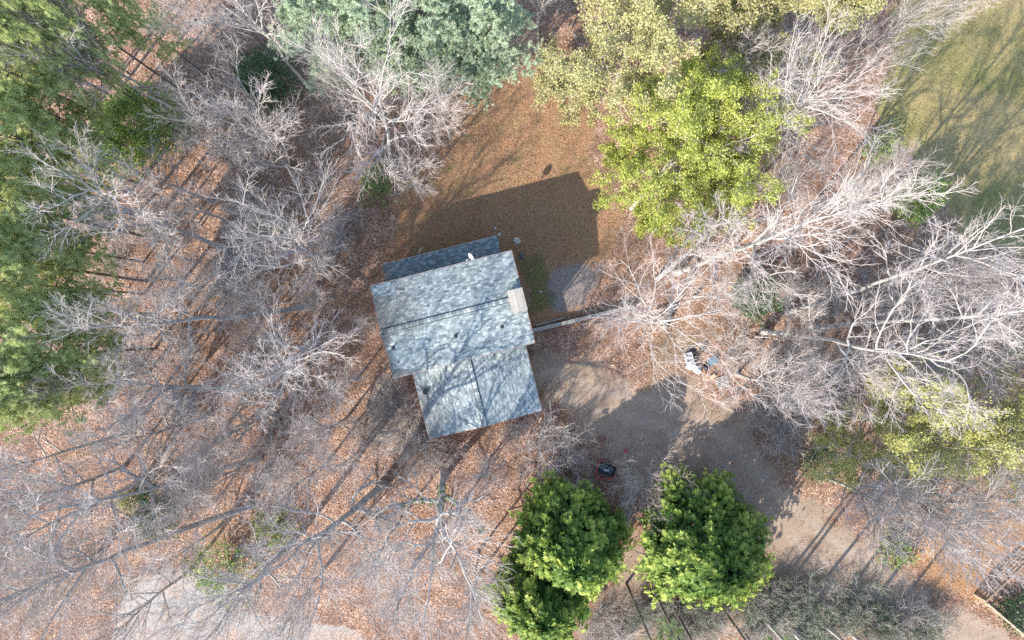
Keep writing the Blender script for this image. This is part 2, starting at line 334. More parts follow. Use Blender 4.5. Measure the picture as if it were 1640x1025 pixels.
def shingles(name, O, a, d, La, Ld, parent, tone=0.0):
    """three-tab courses on a slope: O upper-left corner, a along the ridge, d down the slope"""
    O = np.array(O, float); a = np.array(a, float); d = np.array(d, float); nrm = np.cross(d, a); nrm *= np.sign(nrm[2])
    e = .145; nc = int(Ld/e); e = Ld/nc; V = []; F = []; va = []
    for i in range(nc):
        x = -srng.uniform(0, .3); base = i*e
        while x < La-.005:
            w = srng.choice([.22, .3, .3, .38]); x0, x1 = max(x, 0), min(x+w-.012, La); x += w
            if x1-x0 < .03: continue
            hh = srng.uniform(.007, .016); lo = base+e*srng.uniform(1.0, 1.10); up = base-.01
            q = lambda s_, t_, z_: O+a*s_+d*t_+nrm*z_
            k = len(V); V += [q(x0,up,.004), q(x1,up,.004), q(x1,min(lo,Ld+.02),hh), q(x0,min(lo,Ld+.02),hh), q(x1,min(lo,Ld+.02),.0), q(x0,min(lo,Ld+.02),.0)]
            F += [(k, k+1, k+2, k+3), (k+3, k+2, k+4, k+5)]
            va += [np.clip(srng.beta(2.0, 1.9)+tone, 0, 1)]*6
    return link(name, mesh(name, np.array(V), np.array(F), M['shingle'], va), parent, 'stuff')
def gable(parent, u0, u1, v0, v1, ze, zr, along, tone=0.0, over=.0):
    """a gable roof: slabs, shingles, vent and caps. along 'u' or 'v' gives the ridge direction"""
    T = .12
    um, vm = (u0+u1)/2, (v0+v1)/2
    if along == 'u':
        sl = [((u0,vm,zr),(1,0,0),Vector((0,v0-vm,ze-zr)),u1-u0), ((u0,vm,zr),(1,0,0),Vector((0,v1-vm,ze-zr)),u1-u0)]
        r0, r1, sd = Vector((u0,vm,zr)), Vector((u1,vm,zr)), Vector((0,1,0))
    else:
        sl = [((um,v0,zr),(0,1,0),Vector((u0-um,0,ze-zr)),v1-v0), ((um,v0,zr),(0,1,0),Vector((u1-um,0,ze-zr)),v1-v0)]
        r0, r1, sd = Vector((um,v0,zr)), Vector((um,v1,zr)), Vector((1,0,0))
    for O, a, dv, La in sl:
        O = Vector(O); a = Vector(a); c = [O, O+a*La, O+a*La+dv, O+dv]
        b = MB(); b.quadbox([p-Vector((0,0,T)) for p in c]+c); roof = b.build('roof', M['felt'], parent)
        shingles('shingle_courses', O, a, dv.normalized(), La, dv.length, roof, tone)
        f = MB(); e0, e1 = c[3]-Vector((0,0,.02)), c[2]-Vector((0,0,.02)); out = dv.normalized(); out.z = 0; out.normalize()
        f.bar(e0+out*.05-Vector((0,0,.06)), e1+out*.05-Vector((0,0,.06)), .09, .10); f.build('gutter', M['gutter'], roof)
        for s_, q0, q1 in ((-1, c[0], c[3]), (1, c[1], c[2])):
            f = MB(); f.bar(q0+a*s_*.02-Vector((0,0,.075)), q1+a*s_*.02-Vector((0,0,.075)), .035, .17); f.build('rake_board', M['fascia'], roof)
    L = (r1-r0).length; t = (r1-r0).normalized(); up = Vector((0,0,1))
    slope = (zr-ze)/((v1-v0)/2 if along == 'u' else (u1-u0)/2)
    vb = MB()
    for s_ in (-1, 1):
        w = .215; dn = sd*s_*w-up*slope*w
        p0, p1 = r0+up*.035, r1+up*.035
        vb.quadbox([p0, p1, p1+dn, p0+dn, p0+up*.03, p1+up*.03, p1+dn+up*.03, p0+dn+up*.03])
    vent = vb.build('ridge_vent', M['vent'], parent)
    V = []; F = []; va = []; x = 0.0
    while x < L-.02:
        w = min(.29, L-x); tn = np.clip(srng.beta(2, 2)+tone, 0, 1)
        for s_ in (-1, 1):
            dn = sd*s_*.17-up*slope*.17; p0 = r0+t*x+up*.085; p1 = r0+t*(x+w-.015)+up*(.095+srng.uniform(0,.012)); k = len(V)
            V += [p0, p1, p1+dn, p0+dn, p1+dn-up*.02, p0+dn-up*.02, p1-up*.02]
            F += [(k,k+1,k+2,k+3),(k+3,k+2,k+4,k+5)]; va += [tn]*7
        x += .29
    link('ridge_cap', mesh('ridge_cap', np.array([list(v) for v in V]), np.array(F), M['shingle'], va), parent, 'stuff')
ZE, ZR = 6.1, 6.75
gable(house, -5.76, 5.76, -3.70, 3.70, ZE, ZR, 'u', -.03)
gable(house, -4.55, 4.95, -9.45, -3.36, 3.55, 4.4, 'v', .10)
b = MB(); pts = [(-4.8,3.36,4.42),(4.95,3.36,4.42),(4.95,5.42,3.95),(-4.8,5.42,3.95)]
b.quadbox([(x_,y_,z_-.12) for x_, y_, z_ in pts]+pts); rf = b.build('roof', M['felt'], house)
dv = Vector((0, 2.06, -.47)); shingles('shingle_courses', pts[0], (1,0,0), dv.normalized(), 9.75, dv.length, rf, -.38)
f = MB(); f.bar((-4.8,5.45,3.88),(4.95,5.45,3.88),.08,.10); f.build('gutter', M['gutter'], rf)
# walls with gable ends
def walls(u0, u1, v0, v1, ze, gab, zr, mat, mid=None):
    b = MB(); e = ze-.16
    for q in (((u0,v0),(u1,v0)), ((u1,v0),(u1,v1)), ((u1,v1),(u0,v1)), ((u0,v1),(u0,v0))):
        (a0,b0),(a1,b1) = q; p = [(a0,b0,-.3),(a1,b1,-.3),(a1,b1,e),(a0,b0,e)]
        if gab == 'u' and a0 == a1: p = [(a0,b0,-.3),(a1,b1,-.3),(a1,b1,e),(a0,(b0+b1)/2,zr-.16),(a0,b0,e)]
        if gab == 'v' and b0 == b1: p = [(a0,b0,-.3),(a1,b1,-.3),(a1,b1,e),((a0+a1)/2,b0,zr-.16),(a0,b0,e)]
        b.poly(p)
    return b.build('wall', mat, house)
walls(-5.45, 5.45, -3.36, 3.36, ZE+.09, 'u', ZR, M['siding'])
walls(-4.25, 4.65, -9.25, -3.40, 3.63, 'v', 4.4, M['brick'])
walls(-4.55, 4.7, 3.40, 5.15, 4.0, None, 0, M['brick'])
def window(u, v, z, w, h, nrm, kind='window'):     # a framed opening on a wall; nrm = ('u'|'v', sign)
    ax, sg = nrm; b = MB(); g = MB()
    def bx(m_, a0, a1, z0, z1, d0, d1):
        if ax == 'v': m_.box(u+a0, u+a1, min(v+sg*d0, v+sg*d1), max(v+sg*d0, v+sg*d1), z0, z1)
        else: m_.box(min(u+sg*d0, u+sg*d1), max(u+sg*d0, u+sg*d1), v+a0, v+a1, z0, z1)
    bx(b, -w/2-.08, -w/2, z-.08, z+h+.08, .004, .06); bx(b, w/2, w/2+.08, z-.08, z+h+.08, .004, .06)
    bx(b, -w/2, w/2, z+h, z+h+.08, .004, .06); bx(b, -w/2, w/2, z-.08, z, .004, .06)
    if kind == 'window': bx(b, -w/2, w/2, z+h/2-.025, z+h/2+.025, .006, .05)
    o_ = b.build(kind, M['white_trim'], house)
    bx(g, -w/2, w/2, z, z+h, .005, .02); g.build('pane' if kind == 'window' else 'panel', M['glass'] if kind == 'window' else M['white_trim'], o_)
for u_ in (-4.2, 4.6): window(u_, -3.36, 3.6, .9, 1.0, ('v', -1))
for u_ in (-4.0, -1.4, 1.4, 4.0): window(u_, 5.15, 1.6, .9, 1.2, ('v', 1))
for v_ in (-2.0, 1.6): window(5.45, v_, 3.5, .9, 1.1, ('u', 1)); window(-5.45, v_, 3.5, .9, 1.1, ('u', -1))
window(4.65, -6.2, .05, 3.2, 2.2, ('u', 1), 'door'); window(-4.25, -6.5, 1.1, 1.0, 1.1, ('u', -1)); window(0.2, -9.25, 1.1, 1.4, 1.1, ('v', -1)); window(5.45, .2, .05, .95, 2.05, ('u', 1), 'door')
# chimney chase with its bent sheet-metal cap
b = MB(); b.box(4.70, 5.73, -1.02, .60, 6.1, 7.30); chim = b.build('chimney', M['siding'], house)
b = MB()
for a0, a1, z0, z1 in ((4.62,5.12,7.315,7.38),(5.12,5.28,7.38,7.36),(5.28,5.82,7.36,7.315)):
    b.quadbox([(a0,-1.10,z0-.03),(a1,-1.10,z1-.03),(a1,.68,z1-.03),(a0,.68,z0-.03),(a0,-1.10,z0),(a1,-1.10,z1),(a1,.68,z1),(a0,.68,z0)])
b.build('cap', M['cap_metal'], chim)
# vent pipes
def roof_z(v): return ZR-(ZR-ZE)*abs(v)/3.70
def hl(px_, py_, z):                         # photo pixel at height z -> house coordinates
    w = W(px_, py_, z); dx, dy = w[0]-HC[0], w[1]-HC[1]; return dx*ch+dy*sh, -dx*sh+dy*ch
for pxx, pyy, z in ((730,538,6.2),(804,523,6.2),(632,556,5.9)):
    u_, v_ = hl(pxx, pyy, z); z = roof_z(v_); b = MB(); b.cyl((u_,v_,z-.1),(u_,v_,z+.42),.055); pv = b.build('vent_pipe', M['dark_metal'], house)
    b = MB(); b.cyl((u_,v_,z+.0),(u_,v_,z+.10),.16,.075,12); b.build('flashing', M['vent'], pv)
u_, v_ = hl(682, 627, 3.6); b = MB(); z = 3.55+(4.4-3.55)*(1-abs(u_-.2)/4.75); b.cyl((u_,v_,z-.1),(u_,v_,z+.22),.17,.17,14).cyl((u_,v_,z+.23),(u_,v_,z+.30),.25,.2,14); b.build('roof_vent', M['vent'], house)
# downspout and small debris boards at the corners
b = MB(); b.bar((5.55,-3.5,.1),(5.55,-3.5,5.8),.09,.07); b.build('downspout', M['white_trim'], house)
# satellite dish on the north eave
u_, v_ = hl(757, 412, 5.6); z0 = roof_z(v_)
dish = empty('satellite_dish', (HC[0]+u_*ch-v_*sh, HC[1]+u_*sh+v_*ch, z0), HA); tag(dish, 'small white satellite dish on the upper eave of the main roof', 'satellite dish')
b = MB(); b.cyl((0,0,-.02),(0,0,.03),.10).cyl((0,0,0),(.02,.03,.55),.025).cyl((-.25,-.15,0),(.01,.02,.40),.014,n=6).cyl((.25,-.15,0),(.01,.02,.40),.014,n=6); b.build('mast', M['dark_metal'], dish)
Vd = []; Fd = []; ax = Vector((-.85,-.45,.40)).normalized(); xx = ax.cross(Vector((0,0,1))).normalized(); yy = xx.cross(ax)
for i in range(6):
    for k in range(18):
        r_ = .34*i/5; t_ = 2*math.pi*k/18; p_ = Vector((.02,.03,.55))+ax*(.08+.45*r_*r_)+xx*r_*.85*math.cos(t_)+yy*r_*math.sin(t_); Vd.append(list(p_))
for i in range(5):
    for k in range(18): Fd.append((i*18+k, i*18+(k+1)%18, (i+1)*18+(k+1)%18, (i+1)*18+k))
link('reflector', mesh('reflector', Vd, Fd, M['dish'], smooth=True), dish)
b = MB(); c0 = Vector((.02,.03,.55)); b.cyl(c0+ax*.05-yy*.38, c0+ax*.5-yy*.1, .015, n=6); b.cyl(c0+ax*.45-yy*.1, c0+ax*.58-yy*.06, .05, n=8); b.build('feed_arm', M['dish'], dish)

# ------------------------------------------------------------------ branching plants
def tube(P, R, sides):
    m, n, _ = P.shape; T = unit(np.gradient(P, axis=1)); tm = T.mean(1)
    ref = np.where(np.abs(tm[:, 2:3]) > .75, np.array([[1., .13, 0]]), np.array([[0, 0, 1.]]))[:, None, :]
    A = unit(np.cross(T, ref)); B = np.cross(T, A); an = np.arange(sides)*2*np.pi/sides
    ring = P[:, :, None, :]+R[:, :, None, None]*(np.cos(an)[None, None, :, None]*A[:, :, None, :]+np.sin(an)[None, None, :, None]*B[:, :, None, :])
    idx = np.arange(m*n*sides).reshape(m, n, sides); q = np.roll(idx, -1, 2)
    F = np.stack([idx[:, :-1], q[:, :-1], q[:, 1:], idx[:, 1:]], -1).reshape(-1, 4)
    return ring.reshape(-1, 3), F
def join(parts):
    V = []; F = []; k = 0
    for v, f in parts: V.append(v); F.append(f+k); k += len(v)
    return np.concatenate(V), np.concatenate(F)
def walk(rng, p0, d, L, n, wig, up):
    pts = [p0]; d = unit(d)
    for k in range(n-1):
        pts.append(pts[-1]+d*(L/(n-1))[:, None]); d = d+rng.normal(0, wig, d.shape); d[:, 2] += up; d = unit(d)
    return np.stack(pts, 1)
def kids(rng, P, R, n, t0, t1, ang, asd, ratio, npts, wig, up, rr, rmin, tip=.4, labs=None):
    m, N_, _ = P.shape; t = t0+(t1-t0)*(np.arange(n)[None]+rng.random((m, n)))/n
    f = np.clip(t*(N_-1), 0, N_-1.001); i = f.astype(int); fr = (f-i)[..., None]; a = np.arange(m)[:, None]
    p0 = P[a, i]*(1-fr)+P[a, i+1]*fr; T = unit(P[a, i+1]-P[a, i]); r0 = R[a, i]*(1-fr[..., 0])+R[a, i+1]*fr[..., 0]
    L = np.linalg.norm(np.diff(P, axis=1), axis=2).sum(1)[:, None]*ratio*(1.05-.5*t)*rng.uniform(.65, 1.35, (m, n))
    if labs: L = rng.uniform(labs[0], labs[1], (m, n))
    ref = np.where(np.abs(T[..., 2:3]) > .8, np.array([1., .2, 0]), np.array([0, 0, 1.])); A = unit(np.cross(T, ref)); B = np.cross(T, A)
    az = np.arange(n)[None]*2.4+rng.uniform(0, 6.28, (m, 1))+rng.normal(0, .4, (m, n)); an = np.clip(rng.normal(ang, asd, (m, n)), .15, 1.9)
    d = np.cos(an)[..., None]*T+np.sin(an)[..., None]*(np.cos(az)[..., None]*A+np.sin(az)[..., None]*B); d[..., 2] += up*.6
    C = walk(rng, p0.reshape(-1, 3), d.reshape(-1, 3), L.ravel(), npts, wig, up*.35)
    r = np.maximum(r0.ravel()*rr, rmin)[:, None]*np.linspace(1, tip, npts)[None]
    return C, r
STY = {   # crown base, limbs, low/high elevation, limb wiggle, n2, n3, n4, branch angles
 'oak':    dict(hb=.30, nl=13, e0=.35, e1=1.1, wig=.17, n2=8, n3=7, n4=5, a2=.68, lr=1.0),
 'forest': dict(hb=.50, nl=12, e0=.55, e1=1.15, wig=.12, n2=8, n3=6, n4=5, a2=.62, lr=1.0),
 'fan':    dict(hb=.26, nl=16, e0=.75, e1=1.25, wig=.09, n2=9, n3=6, n4=4, a2=.50, lr=1.15),
 'dome':   dict(hb=.22, nl=20, e0=.45, e1=1.15, wig=.13, n2=9, n3=6, n4=5, a2=.6, lr=1.25),
 'dense':  dict(hb=.33, nl=22, e0=.2, e1=1.15, wig=.17, n2=8, n3=6, n4=4, a2=.7, lr=1.05),
 'sparse': dict(hb=.38, nl=11, e0=.5, e1=1.1, wig=.20, n2=8, n3=6, n4=5, a2=.68, lr=1.0),
}
def bare(seed, h, r, off=(0, 0), style='oak', thick=1.0, rmin=.0135):
    """returns (trunk mesh data, branch mesh data, twig polylines)"""
    rng = np.random.default_rng(seed); s = STY[style]; off = np.array([off[0], off[1]], float)
    n = 14; t = np.linspace(0, 1, n); P = np.zeros((1, n, 3)); wob = np.cumsum(rng.normal(0, .018*h, (n, 2)), 0)*t[:, None]**.8*.45
    P[0, :, 2] = -.25+t*h*.97; P[0, :, :2] = off[None]*(t[:, None]**1.15)+wob
    r0 = (.0125*h+.03)*thick; R = (r0*(1-.86*t**.9)*(1+.5*np.exp(-t*22)))[None]
    nl = s['nl']; tl = np.clip(s['hb']+(.97-s['hb'])*((np.arange(nl)+rng.random(nl))/nl)**.9, 0, .98); f = tl*(n-1); i = np.minimum(f.astype(int), n-2); fr = (f-i)[:, None]
    p0 = P[0, i]*(1-fr)+P[0, i+1]*fr; rs = R[0, i]
    el = s['e0']+(s['e1']-s['e0'])*(tl-s['hb'])/(1-s['hb'])+rng.normal(0, .13, nl); az = np.arange(nl)*2.4+rng.uniform(0, 6.28)+rng.normal(0, .35, nl)
    d = np.stack([np.cos(az)*np.cos(el), np.sin(az)*np.cos(el), np.sin(el)], 1)
    prof = np.sin(np.clip((tl-s['hb'])/(1-s['hb']), 0, 1)*1.9+.75)
    L = .74*s['lr']*r*(.45+.65*prof)*rng.uniform(.8, 1.2, nl)/np.maximum(np.cos(el), .62)
    P1 = walk(rng, p0, d, L, 8, s['wig'], .02); R1 = np.maximum(rs*rng.uniform(.6, .85, nl), .045)[:, None]*np.linspace(1, .22, 8)[None]
    P2, R2 = kids(rng, P1, R1, s['n2'], .18, .98, s['a2'], .18, .52, 6, .11, .12, .62, .020)
    lead = (P[:, n//2:], R[:, n//2:]); Pl, Rl = kids(rng, lead[0], lead[1], 10, .2, 1, .7, .2, .36, 6, .11, .12, .5, .020)
    P2 = np.concatenate([P2, Pl]); R2 = np.concatenate([R2, Rl])
    P3, R3 = kids(rng, P2, R2, s['n3'], .15, 1, .60, .2, .52, 4, .09, .10, .6, rmin*.85)
    P4, R4 = kids(rng, P3, R3, s['n4'], .1, 1, .58, .2, .6, 2, .1, .10, .75, rmin*.55, .5)
    trunk = join([tube(P, R, 9), tube(P1, R1, 6)]); br = join([tube(P2, R2, 4), tube(P3, R3, 3), tube(P4, R4, 3)])
    return trunk, br, (P3, P4)
def link_tree(name, loc, rz, sc, tm, cm, extra=()):
    e = empty(name, loc, rz, sc); link('trunk', tm, e); link('crown', cm, e, 'stuff')
    for nm, me in extra: link(nm, me, e, 'stuff')
    return e
def base_for(c, zc):                         # a tree standing upright under a crown that shows at c
    return 820+(c[0]-820)*(H-zc)/H, 512.5+(c[1]-512.5)*(H-zc)/H
def hero(seed, c, h, rpx, label, base=None, style='oak', pale=True, zf=.68, name='bare_tree', rmin=.0135, group=None, thick=1.0):
    zc = h*zf; cw = W(c[0], c[1], zc)
    if base is None: base = base_for(c, zc)
    bw = W(base[0], base[1], 0); r = rpx*S*(H-zc)/H; off = (cw[:2]-bw[:2])/max(zf**1.15, .3)*.92
    tr, br, tw = bare(seed, h, r, off, style, thick, rmin); k = 'pale' if pale else 'grey'
    tm = mesh('trunk', tr[0], tr[1], M['bark_'+k], smooth=True); cm = mesh('crown', br[0], br[1], M['twig_'+k])
    e = link_tree(name, (bw[0], bw[1], 0), 0, 1, tm, cm); tag(e, label, 'tree', group)
    return e, tr, br, tw
# bare trees with a shape of their own: (crown centre px, height, crown radius px, base px, style, pale, label)
LAND = {'the bright green evergreen': (208,205), 'the forked bare tree': (212,350), 'the small light green bush': (428,362), 'the house\'s left gable': (600,530), 'the starburst tree': (455,580),
 'the black stump foot': (415,733), 'the dark holly at lower left': (250,826), 'the feathery young evergreen': (350,918), 'the ivy clad tree': (700,830), 'the lowest left pine': (75,620), 'the tall dark trunk left of the house': (400,490),
 'the forked tree below the wing': (590,820), 'the lower left garage corner': (685,705), 'the small yellow bush': (203,802), 'the thick trunked tree': (440,890), 'the vase shaped tree': (432,222), 'the pale concrete': (260,960),
 'the holly bush at right': (1205,476), 'the debris pile': (1118,575), 'the right yellow green tree': (1405,680), 'the pallet': (1157,612), 'the green bush by the field': (1468,315), 'the green bush at the right edge': (1630,555),
 'the driveway cypress': (1120,870), 'the two pale logs': (1375,985), 'the short pale log': (1280,978), 'the wooden fence corner': (1565,955), 'the low bush on the drive edge': (1435,882), 'the dirt gap': (1000,930), 'the lower left cypress': (870,960)}
_used = set()
def near_label(what, c, words_max=16):
    fine = ['right of', 'up and right of', 'above', 'up and left of', 'left of', 'down and left of', 'below', 'down and right of']
    for far_ in ('just ', '', 'farther ', 'well '):
        for nm, q in sorted(LAND.items(), key=lambda t: math.hypot(t[1][0]-c[0], t[1][1]-c[1]))[:5 if far_ != 'just ' else 1]:
            d_ = math.hypot(c[0]-q[0], c[1]-q[1])
            if far_ == 'just ' and d_ > 70: continue
            k_ = int(round(math.degrees(math.atan2(-(c[1]-q[1]), c[0]-q[0]))/45)) % 8
            lb = f"{what} {far_}{fine[k_]} {nm}"
            if lb not in _used: _used.add(lb); return lb
    return what
HEROES = [
 ((612,180),15,122,(630,268),'oak',1,'large pale bare tree with thick crooked limbs above the grassy clearing'),
 ((484,392),14,112,(516,428),'oak',1,'wide bare tree with radiating pale limbs, nearest the roof\'s upper left corner'),
 ((212,350),18,88,(365,400),'forest',1,'bare forked tree leaning away beside the left pines, crown brushing them'),
 ((262,510),20,84,(492,491),'forest',0,'tall bare tree with long dark trunk starting just left of the house'),
 ((455,580),14,112,(506,546),'oak',1,'bare tree with a starburst of twigs left of the house gable'),
 ((275,615),18,78,(447,631),'forest',0,'tall bare tree with dark trunk below the starburst tree, left of house'),
 ((185,785),20,108,(415,733),'forest',0,'tall bare tree whose curved dark trunk starts at a black stump foot'),
 ((120,915),21,112,(403,808),'forest',0,'tall bare tree fanning over the concrete in the lower left corner'),
 ((390,950),16,98,(474,860),'sparse',0,'thick trunked bare tree standing beside the pale concrete'),
 ((520,848),19,115,(614,776),'sparse',0,'forked bare tree with dark bent trunk below the house wing'),
 ((695,855),16,132,(712,757),'oak',1,'broad bare tree with green ivy round its fork, below the garage wing'),
 ((1056,512),12,135,(1066,524),'oak',1,'wide low bare tree with white limbs over the timber wall\'s end'),
 ((1305,378),22,102,(1082,437),'fan',1,'tall bare tree with long pale trunk fanning right, below the bright yellow tree'),
 ((1120,385),13,70,(1052,447),'sparse',1,'slim bare tree with crooked pale limbs reaching under the bright yellow tree'),
 ((1420,560),22,130,(1222,531),'sparse',1,'large white limbed bare tree stretching right from the holly bush'),
 ((1530,395),23,100,(1262,500),'sparse',1,'tall white bare tree reaching to the tan field\'s lower edge'),
 ((1600,490),24,105,(1300,525),'sparse',1,'tall white bare tree stretching to the right edge of the picture'),
 ((1275,190),16,106,(1185,236),'fan',1,'broad fan shaped bare tree between the bright yellow tree and the field'),
 ((1465,798),12,122,(1395,742),'dome',1,'dense silvery bare tree hanging over the orange bank at lower right'),
 ((432,222),11,82,(478,292),'fan',1,'vase shaped bare tree left of the large crooked limbed tree'),
]
hero_rec = {}
for i, (c, h, r, bs, st, pl, lb) in enumerate(HEROES):
    tk = {0: 1.15, 1: 1.3, 4: 1.3, 8: 1.25, 9: 1.3, 10: 1.5, 11: 1.2, 12: .8, 14: .75, 15: .7, 16: .7, 18: 1.25}.get(i, 1.0)
    hero_rec[i] = hero(100+i, c, h, r*(1.12 if i in (6, 7, 8, 9, 10) else 1), lb, bs, st, bool(pl), rmin=.028 if i == 18 else .017 if i in (6, 7, 8, 9, 10) else .0135, thick=tk)
# a shared set of bare trees for the rest of the wood
LIB = []
for i, st in enumerate(['oak', 'forest', 'fan', 'forest', 'oak', 'sparse', 'fan']):
    tr, br, tw = bare(300+i, 14, 4.6, (0, 0), st)
    LIB.append((mesh('trunk', tr[0], tr[1], M['bark_pale' if i % 2 else 'bark_grey'], smooth=True), mesh('crown', br[0], br[1], M['twig_pale' if i % 2 == 0 else 'twig_grey'])))
prng = np.random.default_rng(21)
def libtree(k, c, h, rpx, label, name='bare_tree', group=None, base=None):
    zc = h*.68; b_ = base or base_for(c, zc); bw = W(b_[0], b_[1]); sc = h/14; r = rpx*S*(H-zc)/H
    e = link_tree(name, (bw[0], bw[1], 0), prng.uniform(0, 6.28), sc, *LIB[k % len(LIB)]); f = np.clip(r/(4.6*sc), .6, 1.6); e.scale = (sc*f, sc*f, sc)
    cw = W(c[0], c[1], zc); dx, dy = (cw[0]-bw[0])/zc, (cw[1]-bw[1])/zc         # a natural lean of the whole tree
    if base: e.rotation_euler = (Matrix.Rotation(math.atan(math.hypot(dx, dy)), 3, Vector((-dy, dx, 0)).normalized()) @ Matrix.Rotation(prng.uniform(0, 6.28), 3, 'Z')).to_euler() if math.hypot(dx, dy) > .01 else e.rotation_euler
    tag(e, label, 'tree', group); return e
FILL = [
 (3,(345,225),14,62,'slender bare tree with white stems right of the bright green evergreen'),
 (1,(408,42),18,62,'bare tree with a long dark trunk left of the glaucous pines'),
 (3,(322,62),15,58,'bare twiggy tree amid dark trunks near the top left'),
 (5,(255,290),13,62,'small bare tree just below the bright green evergreen'),
 (4,(148,590),14,50,'small bare tree against the lower end of the left pines'),
 (1,(45,850),20,85,'bare tree at the left edge, above the lower left corner'),
 (0,(545,748),9,48,'small bare sapling left of the pale brush beside the garage wing'),
 (3,(60,735),17,92,'bare tree at the left edge just below the pines'),
 (4,(228,700),15,78,'twiggy bare tree above the tree with black stump foot'),
 (6,(375,690),13,66,'thin bare tree between the two starburst shadows left of the house'),
 (5,(655,285),8,50,'low bare tree at the foot of the large crooked limbed tree'),
 (2,(705,175),12,52,'thin bare tree on the clearing side of the large crooked tree'),
 (1,(110,60),18,62,'bare tree among dark trunks at the top left'),
 (3,(185,115),16,58,'bare tree with pale top above the bright green evergreen'),
 (6,(1238,612),12,78,'dense grey bare tree right of the debris pile'),
 (2,(1420,50),15,62,'silvery bare tree beside the field, top right'),
 (4,(1560,745),15,82,'silvery bare tree right of the dense one, under the yellow crown'),
 (5,(1175,120),12,62,'bare tree between the two big yellow trees'),
 (3,(868,15),13,46,'bare tree between the glaucous pines and the olive yellow tree'),
 (6,(1385,300),13,60,'bare twiggy tree beside the green bush at the field edge'),
 (0,(1560,580),14,85,'grey bare tree tangled above the right yellow green tree'),
 (4,(1345,590),14,88,'grey bare tree left of the right yellow green tree'),
 (3,(320,450),15,70,'bare tree between the forked tree and the tall dark trunked one'),
 (5,(300,330),14,62,'bare tree with pale branches right of the forked tree'),
 (6,(520,690),10,52,'small bare tree in the leaves left of the garage wing'),
 (2,(420,480),9,45,'little bare tree right beside the long dark trunk left of the house'),
 (4,(600,900),12,66,'bare tree between the forked one and the ivy clad one'),
 (0,(780,760),8,42,'little bare tree right below the garage wing'),
 (6,(1500,450),14,70,'bare tree under the tall white limbs near the field'),
 (1,(1150,470),10,52,'small bare tree left of the holly bush'),
 (5,(300,800),13,60,'bare tree right of the dark holly at lower left'),
 (2,(20,960),15,70,'bare tree in the lower left corner'),
 (0,(1640,560),16,85,'bare tree cut by the right edge'),
 (4,(760,930),10,60,'bare tree left of the dark cypress trees'),
 (1,(560,150),12,48,'bare tree behind the left side of the large crooked tree'),
 (2,(1535,805),11,88,'silvery bare tree hanging over the right part of the orange bank'),
 (6,(1395,800),10,74,'silvery bare tree at the drive side of the dense silvery one'),
 (6,(70,795),15,80,'bare tree at the left edge, just left of the small yellow bush'),
 (2,(160,865),14,74,'pale bare tree down and left of the dark holly'),
 (4,(285,890),11,62,'bare tree over the upper edge of the pale concrete'),
 (6,(340,770),12,62,'pale bare tree just below the black stump foot'),
 (2,(480,775),11,58,'pale bare tree right of the black stump foot'),
 (4,(640,965),12,78,'bare tree at the bottom, down and left of the ivy clad tree'),
 (6,(480,965),13,78,'pale bare tree at the bottom, right of the thick trunked tree'),
 (0,(755,985),11,62,'pale bare tree at the bottom beside the lower left cypress'),
 (2,(210,985),14,80,'pale bare tree over the left part of the concrete'),
 (4,(540,620),10,52,'bare tree right beside the starburst tree, near the house'),
 (3,(1240,290),12,60,'bare tree directly right of the bright yellow tree'),
]
for k, c, h, r, lb in FILL: libtree(k, c, h, r, lb)
for q in range(24):                          # thin saplings through the left wood
    for _ in range(60):
        sx_, sy_ = prng.uniform(150, 590), prng.uniform(330, 1000)
        if not (sy_ > 900 and 180 < sx_ < 640): break
    libtree(int(prng.integers(0, 7)), (sx_, sy_), prng.uniform(5, 8), prng.uniform(22, 34), near_label('thin bare sapling', (sx_, sy_)), 'sapling', 'saplings in the left wood')
for q in range(10):
    sx_, sy_ = prng.uniform(1130, 1600), prng.uniform(430, 640)
    libtree(int(prng.integers(0, 7)), (sx_, sy_), prng.uniform(5, 9), prng.uniform(26, 38), near_label('thin bare sapling', (sx_, sy_)), 'sapling', 'saplings under the right trees')

